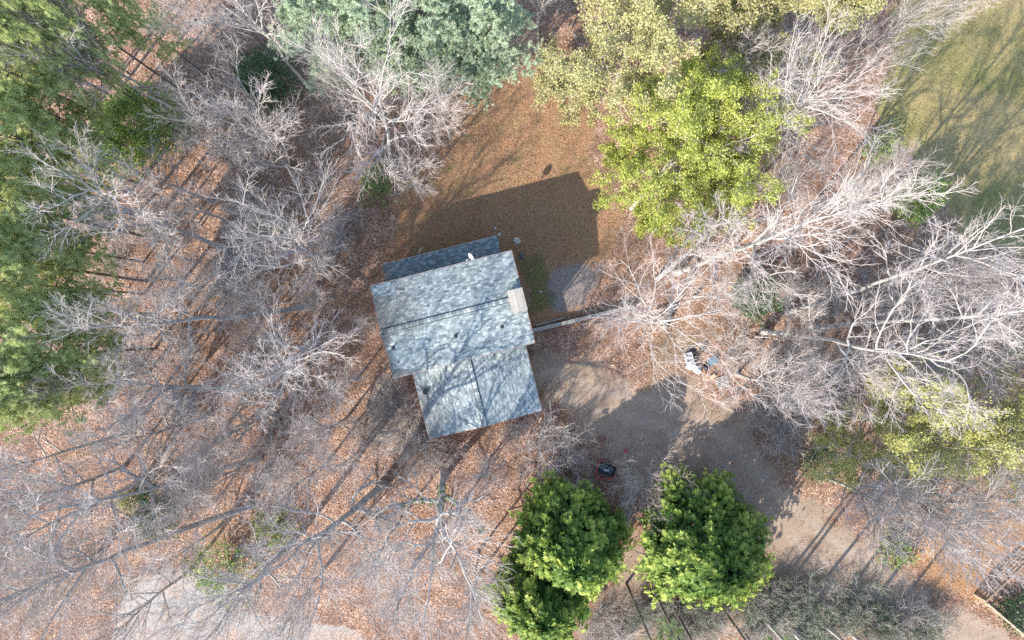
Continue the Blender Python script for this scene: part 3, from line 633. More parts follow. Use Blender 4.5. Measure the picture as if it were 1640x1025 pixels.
# pines ------------------------------------------------------------------------------------------
def pine(seed, h, r, hb=.45, nl=38, per=15, nw=.05, nlen=.30):
    rng = np.random.default_rng(seed); n = 12; t = np.linspace(0, 1, n); P = np.zeros((1, n, 3)); P[0, :, 2] = -.25+t*h
    P[0, :, :2] = np.cumsum(rng.normal(0, .012*h, (n, 2)), 0)*t[:, None]*.4; R = ((.0085*h+.035)*(1-.9*t))[None]
    tl = hb+(.99-hb)*(np.arange(nl)+rng.random(nl))/nl; f = tl*(n-1); i = np.minimum(f.astype(int), n-2); fr = (f-i)[:, None]
    p0 = P[0, i]*(1-fr)+P[0, i+1]*fr; u = (tl-hb)/(1-hb); el = .05+.75*u**1.5+rng.normal(0, .12, nl); az = np.arange(nl)*2.4+rng.normal(0, .4, nl)
    d = np.stack([np.cos(az)*np.cos(el), np.sin(az)*np.cos(el), np.sin(el)], 1); L = r*(.30+.80*np.clip(1-u**1.5, 0, 1)*np.clip(.65+1.8*u, 0, 1))*rng.uniform(.7, 1.2, nl)
    P1 = walk(rng, p0, d, L, 6, .12, .05); R1 = np.linspace(1, .25, 6)[None]*np.full((nl, 1), .055)
    P2, R2 = kids(rng, P1, R1, 7, .25, 1, .85, .2, .42, 4, .15, .12, .5, .016); P3, R3 = kids(rng, P2, R2, 4, .2, 1, .75, .2, .5, 3, .15, .1, .6, .010)
    # bare broken stubs below the crown
    ts = np.linspace(.12, hb, 14); fs = ts*(n-1); i = np.minimum(fs.astype(int), n-2); a2 = rng.uniform(0, 6.28, 14)
    Ps = walk(rng, P[0, i], np.stack([np.cos(a2), np.sin(a2), rng.normal(.1, .2, 14)], 1), rng.uniform(.6, 2.2, 14), 4, .2, 0); Rs = np.linspace(.03, .01, 4)[None]*np.ones((14, 1))
    trunk = join([tube(P, R, 8), tube(P1, R1, 5), tube(Ps, Rs, 4)])
    C = np.concatenate([P3[:, 2], P3[:, 1], P2[:, 3], P2[:, 2]]); Dd = unit(np.concatenate([P3[:, 2]-P3[:, 1], P3[:, 1]-P3[:, 0], P2[:, 3]-P2[:, 2], P2[:, 2]-P2[:, 1]]))
    Ce = np.repeat(P1[:, 3:].reshape(-1, 3), 5, 0); De = unit(np.repeat((P1[:, 3:]-P1[:, 2:-1]).reshape(-1, 3), 5, 0)+rng.normal(0, .5, Ce.shape)); Ce = Ce+rng.normal(0, 1, Ce.shape)*np.array([.5, .5, .25])
    C = np.concatenate([C, Ce]); Dd = np.concatenate([Dd, De]); tone = np.clip(rng.beta(2, 2, len(C)), 0, 1)
    Q = np.repeat(C, per, 0)+rng.normal(0, .05, (len(C)*per, 3)); D = unit(np.repeat(Dd, per, 0)*.5+rng.normal(0, .75, Q.shape)+np.array([0, 0, .25]))
    V, F, va = tris(rng, Q-D*.03, D, rng.uniform(.7, 1.15, len(Q))*nlen, nw, np.clip(np.repeat(tone, per)+rng.normal(0, .12, len(Q)), 0, 1), .4)
    return trunk, (V, F, va)
PINES = []
for i, (mt, hb) in enumerate([('pine', .42), ('pine', .5), ('pine', .45), ('pine_blue', .35), ('pine_blue', .3)]):
    tr, fo = pine(500+i, 20 if mt == 'pine' else 16, 4.2, hb, 40 if mt == 'pine' else 46, 20 if mt == 'pine' else 20, .034 if mt == 'pine' else .05, .34 if mt == 'pine' else .26)
    PINES.append((mesh('trunk', tr[0], tr[1], M['bark_pine'], smooth=True), mesh('crown', fo[0], fo[1], M[mt], fo[2], up=True), 20 if mt == 'pine' else 16))
def pinetree(k, c, h, rpx, label, group=None, base=None):
    zc = h*.72; b_ = base or base_for(c, zc); bw = W(b_[0], b_[1]); tm, cm, h0 = PINES[k]; sc = h/h0; r = rpx*S*(H-zc)/H; f = np.clip(1.05*r/(4.2*sc), .5, 2.0)
    e = link_tree('pine_tree', (bw[0], bw[1], 0), prng.uniform(0, 6.28), 1, tm, cm); e.scale = (sc*f, sc*f, sc); tag(e, label, 'tree', group); return e
for k, c, h, r, lb in [
 (0,(15,25),21,62,'green pine in the upper left corner'), (1,(30,120),21,72,'green pine at the left edge, second down from the corner'),
 (2,(80,180),17,50,'soft pine left of the bright green evergreen'), (0,(30,225),20,80,'green pine at the left edge beside the bright evergreen'),
 (1,(40,335),20,85,'pine at the left edge touching the forked bare tree'), (2,(45,430),20,80,'pine at the left edge beside the forked tree\'s lower twigs'),
 (0,(118,500),16,48,'pine standing out farthest right from the left pine edge'), (1,(35,545),20,85,'pale green pine at the left edge, left of the small bare tree'),
 (2,(75,620),18,66,'lowest pine of the left edge'), (0,(208,22),16,42,'lone bright pine crown among dark trunks at the top left'),
 (1,(15,290),21,62,'pine at the left edge level with the forked tree\'s upper twigs'), (0,(75,395),17,52,'lower pine tucked behind the forked tree\'s crown'),
 (2,(100,570),17,60,'light pine above the lowest one of the left edge'), (0,(15,455),22,60,'pine cut by the left edge, level with the house'), (1,(10,640),20,55,'pine cut by the left edge beside the lowest pine'),
 (2,(70,265),15,55,'lower pine between the bright evergreen and the forked tree'),
 (3,(500,40),15,72,'glaucous pine at the left end of the top row'), (4,(590,15),16,88,'glaucous pine second from left in the top row'),
 (3,(690,20),16,90,'glaucous pine third from left in the top row'), (4,(785,45),15,72,'glaucous pine at the right end of the top row, over the lawn'),
 (4,(640,70),14,55,'lower glaucous pine touching the large crooked bare tree'), (3,(740,85),13,50,'low glaucous pine beside the clearing\'s upper left corner'),
]: pinetree(k, c, h, r, lb)
for qi, (bx_, by_) in enumerate([(235,163),(182,156),(160,161),(300,152),(268,190),(120,205),(210,120)]):
    pinetree(int(prng.integers(0, 3)), None, prng.uniform(20, 24), 60, 'dark pine trunk at top left, ' + ['crossing the lone bright pine crown\'s left', 'above the bright evergreen\'s left side', 'third from the left pines', 'rightmost of its row', 'just above the bright evergreen\'s right side', 'nearest the left pines', 'highest of its row'][qi], 'tall pine trunks at the top left', (bx_, by_))
for qi, (bx_, by_) in enumerate([(1003,934),(1052,957),(1078,972),(1140,951)]):
    pinetree(1, None, prng.uniform(25, 27), 55, 'slim dark pine trunk in the bottom brush, ' + ['first', 'second', 'third', 'fourth'][qi] + ' from the dirt gap', 'pine trunks along the bottom edge', (bx_, by_))

for qi, (bx_, by_) in enumerate([(1178,995),(1216,982),(1262,1003),(1303,984),(1354,1006),(1408,1012)]):
    k2 = H/(H-.68*22); libtree([1, 3, 5, 1, 3, 5][qi], (820+(bx_-820)*k2, 512.5+(by_-512.5)*k2), 20+qi % 3, 62, 'tall bare trunk in the bottom brush, ' + ['first', 'second', 'third', 'fourth', 'fifth', 'sixth'][qi] + ' right of the driveway cypress', 'bare_tree', 'bare trunks along the bottom edge')
# leafy broad crowns -----------------------------------------------------------------------------
def leaves_on(rng, tw, per, L, Wd, bias=.4, keep=1.0, tonef=None):
    C = np.concatenate([tw[1][:, 1], tw[1].mean(1), tw[0][:, 3]]); C = C[rng.random(len(C)) < keep]; tone = rng.beta(2, 2, len(C))
    Q = np.repeat(C, per, 0)+rng.normal(0, .13, (len(C)*per, 3)); D = unit(rng.normal(0, 1, Q.shape)+np.array([0, 0, bias]))
    n = len(Q); B = unit(np.cross(D, np.array([0, 0, 1.])+rng.normal(0, .5, (n, 3)))); l = rng.uniform(.7, 1.2, n)[:, None]*L; w = rng.uniform(.7, 1.2, n)[:, None]*Wd
    V = np.stack([Q, Q+D*l*.5+B*w*.5, Q+D*l, Q+D*l*.5-B*w*.5], 1).reshape(-1, 3)
    return V, np.arange(n*4).reshape(n, 4), np.repeat(np.clip(np.repeat(tone, per)+rng.normal(0, .15, n), 0, 1), 4)
def leafy(seed, c, h, rpx, label, mat, base=None, style='oak', per=4, L=.20, Wd=.15, keep=1.0, name='leafy_tree', zf=.62, cat='tree', pale=True):
    e, tr, br, tw = hero(seed, c, h, rpx, label, base, style, pale, zf, name)
    V, F, va = leaves_on(np.random.default_rng(seed+1), tw, per, L, Wd, keep=keep); link('foliage', mesh('foliage', V, F, M[mat], va, up=True), e, 'stuff'); e['category'] = cat; return e
leafy(700,(1088,250),9.5,122,'bright yellow green tree with pale leaning trunk beside the clearing','yellow',(1010,335),'dense',12,.14,.105)
leafy(701,(1010,75),14,128,'big dull yellow green tree at the top right of the clearing','olive',None,'oak',8,.16,.12,.85)
leafy(702,(1290,28),14,112,'golden green tree at the top edge near the field','olive',None,'oak',8,.16,.12,.9)
leafy(703,(1165,25),13,74,'sparse golden tree at the top edge, middle of three','olive',None,'oak',4,.2,.15,.6)
leafy(704,(905,145),6,54,'low olive shrubby tree at the upper right of the clearing','olive',None,'oak',3,.16,.12,.6)
leafy(705,(1400,675),12,112,'yellow green tree above the dense silvery tree at right','yellow_dull',None,'oak',7,.14,.10,.7)
leafy(706,(1545,668),13,115,'yellow green tree at the right edge above the orange bank','yellow_dull',None,'oak',7,.14,.10,.7)
def bush(seed, c, h, rpx, label, mat, name='evergreen_bush', per=7, n=900, leaf=.20, cat='bush', base=None, flat=.55):
    """many stems with leaf clumps over a lumpy outline"""
    rng = np.random.default_rng(seed); zc = h*.5; b_ = base or base_for(c, zc); bw = W(b_[0], b_[1]); r = rpx*S*(H-zc)/H
    m = 16; az = rng.uniform(0, 6.28, m); el = rng.uniform(.5, 1.4, m); d = np.stack([np.cos(az)*np.cos(el), np.sin(az)*np.cos(el), np.sin(el)], 1)
    P1 = walk(rng, np.stack([rng.normal(0, .1, m), rng.normal(0, .1, m), np.full(m, -.1)], 1), d, np.full(m, max(h, r)*.85), 6, .15, .05); R1 = np.linspace(.05, .015, 6)[None]*np.ones((m, 1))
    stem = tube(P1, R1, 5)
    lob = unit(rng.normal(0, 1, (14, 3))); amp = rng.uniform(.05, .62, 14)
    dd = unit(rng.normal(0, 1, (n, 3))+np.array([0, 0, .35])); bump = .60+np.max(np.clip((dd@lob.T-.75)/.25, 0, 1)*amp[None], 1); rad = bump*rng.uniform(.3, 1, n)**.5*rng.uniform(.9, 1.15, n)
    C = dd*rad[:, None]*np.array([r, r, h*.55]); C[:, 2] += h*.47; ok = C[:, 2] > .05; C = C[ok]; dd = dd[ok]
    Q = np.repeat(C, per, 0)+rng.normal(0, .13, (len(C)*per, 3)); D = unit(np.repeat(dd, per, 0)*.8+rng.normal(0, .7, Q.shape))
    tone = np.clip(np.repeat(rng.beta(2, 2, len(C)), per)+rng.normal(0, .13, len(Q)), 0, 1)
    V, F, va = rhombs(rng, Q, D, rng.uniform(.7, 1.25, len(Q))*leaf, rng.uniform(.4, .7, len(Q))*leaf, tone)
    e = empty(name, (bw[0], bw[1], 0)); link('stem', mesh('stem', stem[0], stem[1], M['bark_grey'], smooth=True), e); link('foliage', mesh('foliage', V, F, M[mat], va, up=True), e, 'stuff')
    tag(e, label, cat); return e
bush(800,(208,205),7,84,'broad bright green evergreen among bare trees at upper left','bushgreen','evergreen_tree',8,1700,.22,'tree')
bush(801,(425,130),4,56,'dark green evergreen in the shade left of the large crooked tree','holly',n=900)
bush(802,(250,826),3.6,42,'dark glossy holly bush at the lower left','holly',n=700,leaf=.22)
bush(803,(1205,476),3.6,42,'dark green holly bush below the fanned tree at right','holly',n=700,leaf=.22)
bush(804,(1468,315),5,42,'bright green bush at the lower edge of the field','bushgreen',n=700)
bush(805,(350,918),4.5,60,'feathery light green young evergreen beside the concrete','bushgreen',n=420,leaf=.20,per=6)
bush(806,(428,362),3,28,'small light green bush under the wide bare tree','bushgreen',n=300)
bush(807,(1435,882),.9,40,'low green bush on the drive\'s edge below the silvery tree','bushgreen',n=170,per=5)
bush(808,(1320,742),2.2,36,'low grey green bush left of the silvery tree','holly',n=300,per=4)
bush(809,(203,802),1.8,18,'small yellow bush beside the dark holly','olive',n=200,per=5)
bush(810,(140,240),4,55,'loose green undergrowth bush left of the bright evergreen','bushgreen',n=600,per=5)
bush(811,(1630,555),3,30,'green bush at the right edge under bare twigs','bushgreen',n=260,per=5)
bush(812,(1632,985),1.5,40,'green plant inside the wooden fence corner','holly',n=350,per=5)
bush(813,(1410,240),2.4,34,'low grey green bush where the field meets the trees','bushgreen',n=300,per=4)
bush(814,(440,850),2.2,44,'low olive undergrowth beside the thick trunked tree','bushgreen',n=300,per=4)
bush(815,(605,295),2.6,40,'dark green undergrowth below the large crooked tree','bushgreen',n=260,per=4)
# ivy on the fork of the tree below the garage wing
e, tr, br, tw = hero_rec[10]; rng = np.random.default_rng(77); Vt = tr[0]; sel = Vt[(Vt[:, 2] > 3.0) & (Vt[:, 2] < 7.2)]
Q = sel[rng.integers(0, len(sel), 900)]+rng.normal(0, .10, (900, 3)); D = unit(rng.normal(0, 1, (900, 3))); V, F, va = rhombs(rng, Q, D, .17, .13, rng.random(900))
link('ivy', mesh('ivy', V, F, M['ivy'], va, up=True), e, 'stuff')

# dark cypress-like trees: dense sprays over a tall lumpy cone ------------------------------------
def cypress(seed, base, h, r, label, n=5200, per=9):
    rng = np.random.default_rng(seed); bw = W(*base)
    prof = lambda t: np.clip(.62+1.6*t, 0, 1)*np.clip((1.02-t), 0, 1)**.62*1.18
    z = rng.beta(1.1, 1.25, n); az = rng.uniform(0, 6.28, n); ph = rng.uniform(0, 6.28, 6)
    lump = .09*np.sin(3*az+ph[0]+5*z)+.08*np.sin(7*az+ph[1]-9*z)+.075*np.sin(13*az+16*z+ph[2])+.075*np.sin(9*az-23*z+ph[3])+.05*np.sin(21*az+31*z+ph[4])
    rr = r*prof(z)*(.93+1.25*lump)*rng.uniform(.84, 1.04, n)
    C = np.stack([np.cos(az)*rr, np.sin(az)*rr, z*h+.15], 1); rad_ = np.stack([np.cos(az), np.sin(az), np.zeros(n)], 1); nrm_ = unit(rad_*.75+np.array([0, 0, .65])+rng.normal(0, .33, (n, 3))); out = unit(rad_*.9+np.array([0, 0, .12])+rng.normal(0, .35, (n, 3))); out = unit(out-nrm_*(out*nrm_).sum(1, keepdims=True)*.7)
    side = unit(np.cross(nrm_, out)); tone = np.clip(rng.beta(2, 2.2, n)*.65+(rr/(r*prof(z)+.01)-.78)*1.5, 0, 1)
    Vs = []; va = []
    k = np.arange(per); sgn = np.where(k % 2, 1, -1); pos = (k//2)/(per/2)
    for q in range(per):                     # a flat fan of leaflets along each spray
        ang = sgn[q]*(.95-.75*pos[q])*rng.uniform(.7, 1.2, n); d = unit(np.cos(ang)[:, None]*out+np.sin(ang)[:, None]*side); p = C+out*(pos[q]*.30)[..., None]
        l = (.34-.12*pos[q])*rng.uniform(.75, 1.25, n)[:, None]; b_ = unit(np.cross(d, nrm_+rng.normal(0, .25, (n, 3))))
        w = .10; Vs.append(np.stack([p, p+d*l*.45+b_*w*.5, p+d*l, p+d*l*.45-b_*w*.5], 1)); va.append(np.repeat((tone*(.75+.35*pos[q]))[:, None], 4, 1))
    V = np.concatenate(Vs).reshape(-1, 3); va = np.concatenate(va).ravel(); F = np.arange(len(V)).reshape(-1, 4)
    e = empty('cypress_tree', (bw[0], bw[1], 0)); tag(e, label, 'tree')
    zz = np.linspace(-.2, h*.97, 9); P = np.zeros((1, 9, 3)); P[0, :, 2] = zz; R = np.linspace(.28, .03, 9)[None]; nb = 60; tb = rng.uniform(.05, .9, nb); a = rng.uniform(0, 6.28, nb)
    Pb = walk(rng, np.stack([np.zeros(nb), np.zeros(nb), tb*h], 1), np.stack([np.cos(a), np.sin(a), np.full(nb, .4)], 1), r*prof(tb)*.85, 5, .1, .03); Rb = np.linspace(.05, .015, 5)[None]*np.ones((nb, 1))
    tv = join([tube(P, R, 8), tube(Pb, Rb, 4)]); link('trunk', mesh('trunk', tv[0], tv[1], M['bark_pine'], smooth=True), e)
    # dense inner twig mass so that no light passes straight through
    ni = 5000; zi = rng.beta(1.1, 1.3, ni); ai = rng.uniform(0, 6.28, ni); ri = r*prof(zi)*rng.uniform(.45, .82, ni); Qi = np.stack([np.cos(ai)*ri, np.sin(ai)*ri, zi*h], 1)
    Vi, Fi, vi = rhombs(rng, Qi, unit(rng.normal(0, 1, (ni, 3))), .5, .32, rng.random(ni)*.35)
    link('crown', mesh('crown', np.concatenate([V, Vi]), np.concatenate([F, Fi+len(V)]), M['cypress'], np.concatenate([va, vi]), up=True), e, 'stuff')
cypress(900,(908,846),10.0,4.5,'round dark green cypress left of the dirt gap, upper of the pair')
cypress(901,(866,930),8.5,4.0,'dark green cypress at the bottom edge, lower left of the pair')
cypress(902,(1112,850),10.0,5.2,'big dark green cypress on the driveway side, right of the dirt gap')

# bare twiggy shrubs -----------------------------------------------------------------------------
def brush_mesh(seed, h, r, stems=26, wig=.12, n2=8, n3=6, rmin=.014):
    rng = np.random.default_rng(seed); az = rng.uniform(0, 6.28, stems); el = np.clip(rng.normal(.95, .25, stems), .3, 1.5); d = np.stack([np.cos(az)*np.cos(el), np.sin(az)*np.cos(el), np.sin(el)], 1)
    p0 = np.stack([rng.normal(0, r*.28, stems), rng.normal(0, r*.28, stems), np.full(stems, -.1)], 1); L = np.minimum(h/np.sin(el), r/np.maximum(np.cos(el), .2))*rng.uniform(.75, 1.15, stems)
    P1 = walk(rng, p0, d, L, 7, wig, .0); R1 = np.linspace(.035, .012, 7)[None]*np.ones((stems, 1))
    P2, R2 = kids(rng, P1, R1, n2, .2, 1, .6, .2, .45, 5, .16, .05, .65, rmin); P3, R3 = kids(rng, P2, R2, n3, .15, 1, .65, .2, .5, 3, .16, .05, .7, rmin*.8)
    return tube(P1, R1, 5), join([tube(P2, R2, 3), tube(P3, R3, 3)]), (P2, P3)
BR = []
for i in range(4):
    st_, tw_, pl = brush_mesh(950+i, 3.2, 3.2, 34+4*i); BR.append((mesh('stem', st_[0], st_[1], M['bark_pale']), mesh('twigs', tw_[0], tw_[1], M['brush_twig']), pl))
def brush(k, c, h, rpx, label, group=None, leaf=None, name='bare_shrub'):
    zc = h*.5; b_ = base_for(c, zc); bw = W(*b_); r = rpx*S*(H-zc)/H; e = empty(name, (bw[0], bw[1], 0), prng.uniform(0, 6.28)); e.scale = (r/3.2, r/3.2, h/3.2)
    sm, tm, pl = BR[k]; link('stem', sm, e); link('twigs', tm, e, 'stuff'); tag(e, label, 'shrub', group)
    if leaf: link('foliage', leaf, e, 'stuff')
    return e
brush(0,(872,705),2.8,62,'pale twiggy shrub at the garage wing\'s lower right corner'); brush(1,(905,735),2.4,44,'smaller pale shrub beside the garage corner shrub')
brush(2,(660,712),3.0,52,'pale twiggy shrub at the garage wing\'s lower left corner'); brush(3,(622,655),2.0,40,'low grey brush left of the garage wing')
brush(1,(1042,785),4.2,54,'grey bare shrub leaning on the driveway side cypress'); brush(2,(590,700),2.2,38,'faint grey brush left of the lower left garage corner')
brush(3,(820,690),1.6,30,'low pale twigs against the garage wing\'s bottom wall'); brush(0,(700,735),2.2,38,'pale brush under the garage wing\'s bottom edge')
brng = np.random.default_rng(41); pl = BR[1][2]
Cc = np.concatenate([pl[1][:, 2], pl[0][:, 4]]); Cc = Cc[brng.random(len(Cc)) < .7]; Qb = np.repeat(Cc, 2, 0)+brng.normal(0, .1, (len(Cc)*2, 3)); V, F, va = rhombs(brng, Qb, unit(brng.normal(0, 1, Qb.shape)), .16, .10, brng.random(len(Qb)))
leafb = mesh('foliage', V, F, M['holly'], va, up=True)
for q in range(44):
    cx_ = prng.uniform(950, 1500); cy_ = prng.uniform(955+max(0, (1100-cx_))*.12, 1030) if cx_ < 1380 else prng.uniform(985, 1040)
    brush(1 if q % 2 else int(prng.integers(0, 4)), (cx_, cy_), prng.uniform(1.0, 2.2), prng.uniform(26, 44), near_label('tangled grey brush', (cx_, cy_)) if not q % 2 else near_label('tangled grey green brush', (cx_, cy_)), 'brush along the bottom edge', leafb if q % 2 else None)
for q, (cx_, cy_) in enumerate([(1250,590),(1300,640),(1180,560),(1400,470),(1330,480),(1480,560),(1280,480),(1500,620),(1220,660),(1260,690)]):
    brush(q % 4, (cx_, cy_), prng.uniform(1.2, 2.4), prng.uniform(34, 50), near_label('grey undergrowth', (cx_, cy_)), 'undergrowth beneath the right trees')
for q in range(22):
    cx_, cy_ = prng.uniform(20, 560), prng.uniform(320, 760)
    if cx_ < 140 and cy_ < 660: continue
    brush(q % 4, (cx_, cy_), prng.uniform(.8, 1.8), prng.uniform(28, 46), near_label('faint low brush', (cx_, cy_)), 'low brush in the left wood')

# ------------------------------------------------------------------ yard things
def rock(seed, c, r, label, mat, hgt=.6, name='rock'):
    rng = np.random.default_rng(seed); V = []; F = []; a, b_ = 7, 10
    for i in range(a+1):
        for k in range(b_):
            th = math.pi*i/a; d = np.array([math.sin(th)*math.cos(6.283*k/b_), math.sin(th)*math.sin(6.283*k/b_), math.cos(th)*hgt])
            V.append(d*r*(1+(.0 if i in (0, a) else rng.uniform(-.2, .2))))
    for i in range(a):
        for k in range(b_): F.append((i*b_+k, (i+1)*b_+k, (i+1)*b_+(k+1)%b_, i*b_+(k+1)%b_))
    o_ = link(name, mesh(name, V, F, mat)); w = W(*c); o_.location = (w[0], w[1], r*hgt*.45); tag(o_, label, 'rock'); return o_
M['stone'] = plain('pale_stone', (.52,.50,.46), (.36,.34,.32), 4, .9, bump=.4); M['stone_dark'] = plain('dark_stone', (.13,.12,.12), (.08,.075,.075), 4, .9, bump=.4)
rock(1,(828,386),.30,'pale rock on the lawn off the roof\'s upper right corner',M['stone']); rock(2,(800,376),.17,'small pale stone at the lower wing\'s outer corner',M['stone'])
rock(3,(836,410),.30,'dark rock beside the upper right gable edge',M['stone_dark']); rock(4,(793,366),.13,'tiny white stone just above the lower wing\'s corner',M['stone'])
rock(5,(866,467),.12,'tiny pale stone on the moss beside the chimney gable',M['stone'])
# the timber retaining wall from the house corner to the low tree
tw_e = empty('timber_wall', (*W(935,512)[:2], 0)); tag(tw_e, 'weathered grey timber wall running right from the house corner', 'wall'); o0 = Vector((*W(935,512)[:2], 0))
A, B_ = Vector(W(848,532)), Vector(W(1014,492)); tdir = (B_-A).normalized(); nrm = Vector((-tdir.y, tdir.x, 0)); Lw = (B_-A).length; nb = 5
for i in range(nb):
    for j in range(2):
        p0 = A+tdir*(Lw*i/nb+.015)+nrm*(j*.155)-o0; p1 = A+tdir*(Lw*(i+1)/nb-.015)+nrm*(j*.155)-o0; zz = .62+.012*((i+j) % 2)
        MB().bar(p0+Vector((0,0,zz)), p1+Vector((0,0,zz)), .14, .05).build('cap_board', M['wood_grey'], tw_e)
    for z in (.06, .26, .46):
        MB().bar(A+tdir*(Lw*i/nb+.01)+nrm*.07-o0+Vector((0,0,z)), A+tdir*(Lw*(i+1)/nb-.01)+nrm*.07-o0+Vector((0,0,z)), .15, .185).build('timber', M['wood_grey'], tw_e)
for i in range(nb+1):
    q = A+tdir*(Lw*i/nb)-nrm*.08-o0; MB().box(q.x-.06, q.x+.06, q.y-.06, q.y+.06, -.2, .57).build('post', M['wood_grey'], tw_e)
e = empty('timber_edging', (*W(885,515)[:2], 0)); tag(e, 'dark old timber lying along the upper side of the grey timber wall', 'timber'); o0 = Vector((*W(885,515)[:2], 0))
for i in range(2):
    a_, b2 = Vector(W(858+24*i,521-6.3*i))-o0, Vector(W(881+24*i,515-6.3*i))-o0; MB().bar(a_+Vector((0,0,.06)), b2+Vector((0,0,.06)), .14, .14).build('timber', M['wood_grey'], e)
# bench under the low tree
e = empty('garden_bench', (*W(1049,512)[:2], 0), math.radians(14)); tag(e, 'small weathered wooden bench under the low white limbed tree', 'bench')
for k_, yv in enumerate((-.30, -.14, .02)): MB().box(-.55, .55, yv, yv+.14, .40, .44).build('seat_board', M['wood_tan'], e)
for zz in (.62, .80): MB().box(-.55, .55, .24, .28, zz, zz+.13).build('back_board', M['wood_grey'], e)
for xx_ in (-.5, .43):
    MB().box(xx_, xx_+.07, -.28, -.21, -.1, .395).build('leg', M['wood_grey'], e); MB().box(xx_, xx_+.07, .17, .235, -.1, .94).build('leg', M['wood_grey'], e)
    MB().box(xx_, xx_+.07, -.30, .165, .58, .63).build('armrest', M['wood_tan'], e)
# debris beside the drive
M['white_plastic'] = plain('white_plastic', (.55,.56,.58), (.38,.40,.43), 5, .45); M['black_bag'] = plain('black_plastic_bag', (.025,.025,.03), (.012,.012,.015), 6, .35, bump=.8)
M['blue_tarp'] = plain('blue_grey_plastic', (.17,.27,.33), (.10,.16,.21), 3, .5); M['grey_plastic'] = plain('grey_plastic', (.34,.38,.41), (.24,.27,.30), 3, .5)
e = empty('storage_crate', (*W(1102,572)[:2], 0), math.radians(14)); tag(e, 'white open crate with two grey compartments at the debris pile\'s upper left', 'crate')
b = MB(); b.box(-.32,.32,-.42,.42,.0,.05).box(-.32,-.27,-.42,.42,.051,.45).box(.27,.32,-.42,.42,.051,.45).box(-.269,.269,-.42,-.37,.051,.45).box(-.269,.269,.37,.42,.051,.45).box(-.269,.269,-.03,.03,.051,.45); b.build('frame', M['white_plastic'], e)
for yv in (-.36, .04): MB().box(-.25,.25,yv,yv+.32,.055,.28).build('compartment', M['grey_plastic'], e)
def sack(seed, c, r, label, mat, name, cat, hz=.7, stretch=1.0, rz=0):
    rng = np.random.default_rng(seed); V = []; F = []; a, b2 = 9, 14; ph = rng.uniform(0, 6.28, 4)
    for i in range(a+1):
        for k in range(b2):
            th = math.pi*i/a; az_ = 6.283*k/b2; w_ = 1+.12*math.sin(3*az_+ph[0]+2*th)+.09*math.sin(5*az_+ph[1]-3*th)+rng.uniform(-.04, .04)*(0 < i < a)
            V.append((math.sin(th)**.8*math.cos(az_)*r*w_*stretch, math.sin(th)**.8*math.sin(az_)*r*w_, math.cos(th)*r*hz))
    for i in range(a):
        for k in range(b2): F.append((i*b2+k, (i+1)*b2+k, (i+1)*b2+(k+1)%b2, i*b2+(k+1)%b2))
    w = W(*c); e_ = empty(name, (w[0], w[1], r*hz*.8), rz); link('bag', mesh('bag', V, F, mat, smooth=True), e_)
    MB().cyl((0,0,r*hz*.9),(.02,.01,r*hz*1.25),.05,.12,8).build('tied_neck', mat, e_); tag(e_, label, cat); return e_
sack(1,(1106,584),.42,'white sack next to the open crate in the debris pile',M['white_plastic'],'sack','sack',.6,1.2,1.0); sack(2,(1116,592),.38,'white sack at the drive side end of the debris pile',M['white_plastic'],'sack','sack',.6)
sack(3,(1108,562),.26,'black bag just above the white crate',M['black_bag'],'rubbish_bag','bag'); sack(4,(1114,573),.28,'black bag right of the white crate',M['black_bag'],'rubbish_bag','bag')
sack(5,(1125,557),.32,'black bag farthest from the drive in the debris pile',M['black_bag'],'rubbish_bag','bag'); sack(6,(1131,588),.30,'black bag next to the blue grey tub',M['black_bag'],'rubbish_bag','bag')
e = empty('plastic_tub', (*W(1140,578)[:2], 0), .5); tag(e, 'blue grey plastic tub at the right of the debris pile', 'tub')
b = MB(); b.quadbox([(-.26,-.2,0),(.26,-.2,0),(.26,.2,0),(-.26,.2,0),(-.34,-.28,.34),(.34,-.28,.34),(.34,.28,.34),(-.34,.28,.34)]); b.build('body', M['blue_tarp'], e); MB().box(-.38,.38,-.32,.32,.341,.38).build('lid', M['blue_tarp'], e)
e = empty('wooden_box', (*W(1141,603)[:2], 0), .6); tag(e, 'pale tan wooden box on the ground below the blue grey tub', 'box')
for k_ in range(3): MB().box(-.26,.26,-.18+.12*k_,-.065+.12*k_,.20,.23).build('lid_board', M['wood_tan'], e)
MB().box(-.25,.25,-.175,.175,0,.199).build('body', M['wood_tan'], e)
e = empty('pallet', (*W(1157,612)[:2], 0), .32); tag(e, 'weathered square wooden pallet at the edge of the drive', 'pallet')
for k_ in range(6): MB().box(-.5,.5,-.5+.18*k_,-.40+.18*k_,.10,.125).build('slat', M['wood_grey'], e)
for k_ in range(3): MB().box(-.5+.45*k_,-.40+.45*k_,-.5,.5,0,.098).build('runner', M['wood_grey'], e)
# red framed cart in the shade by the cypress
M['red'] = plain('red_paint', (.50,.06,.05), (.33,.04,.035), 5, .45); M['dark_tray'] = plain('dark_tray', (.05,.075,.085), (.025,.035,.04), 4, .4)
e = empty('garden_cart', (*W(971,750)[:2], 0), math.radians(-22), 1.15); tag(e, 'dark garden cart with red tubular frame in the shade above the cypress', 'cart')
b = MB(); b.quadbox([(-.5,-.28,.28),(.5,-.28,.28),(.5,.30,.28),(-.5,.30,.28),(-.62,-.38,.55),(.62,-.38,.55),(.62,.42,.55),(-.62,.42,.55)]); b.f.pop(1)
b.build('tray', M['dark_tray'], e); MB().box(-.45,.45,-.24,.26,.30,.34).build('tray_floor', M['dark_tray'], e)
loop = [(-.66,.5,.5),(-.82,.1,.52),(-.70,-.45,.5),(-.45,-.85,.48),(.0,-.80,.46),(.45,-.62,.48),(.72,-.2,.5)]
b = MB()
for p_, q_ in zip(loop, loop[1:]): b.cyl(p_, q_, .05, n=8)
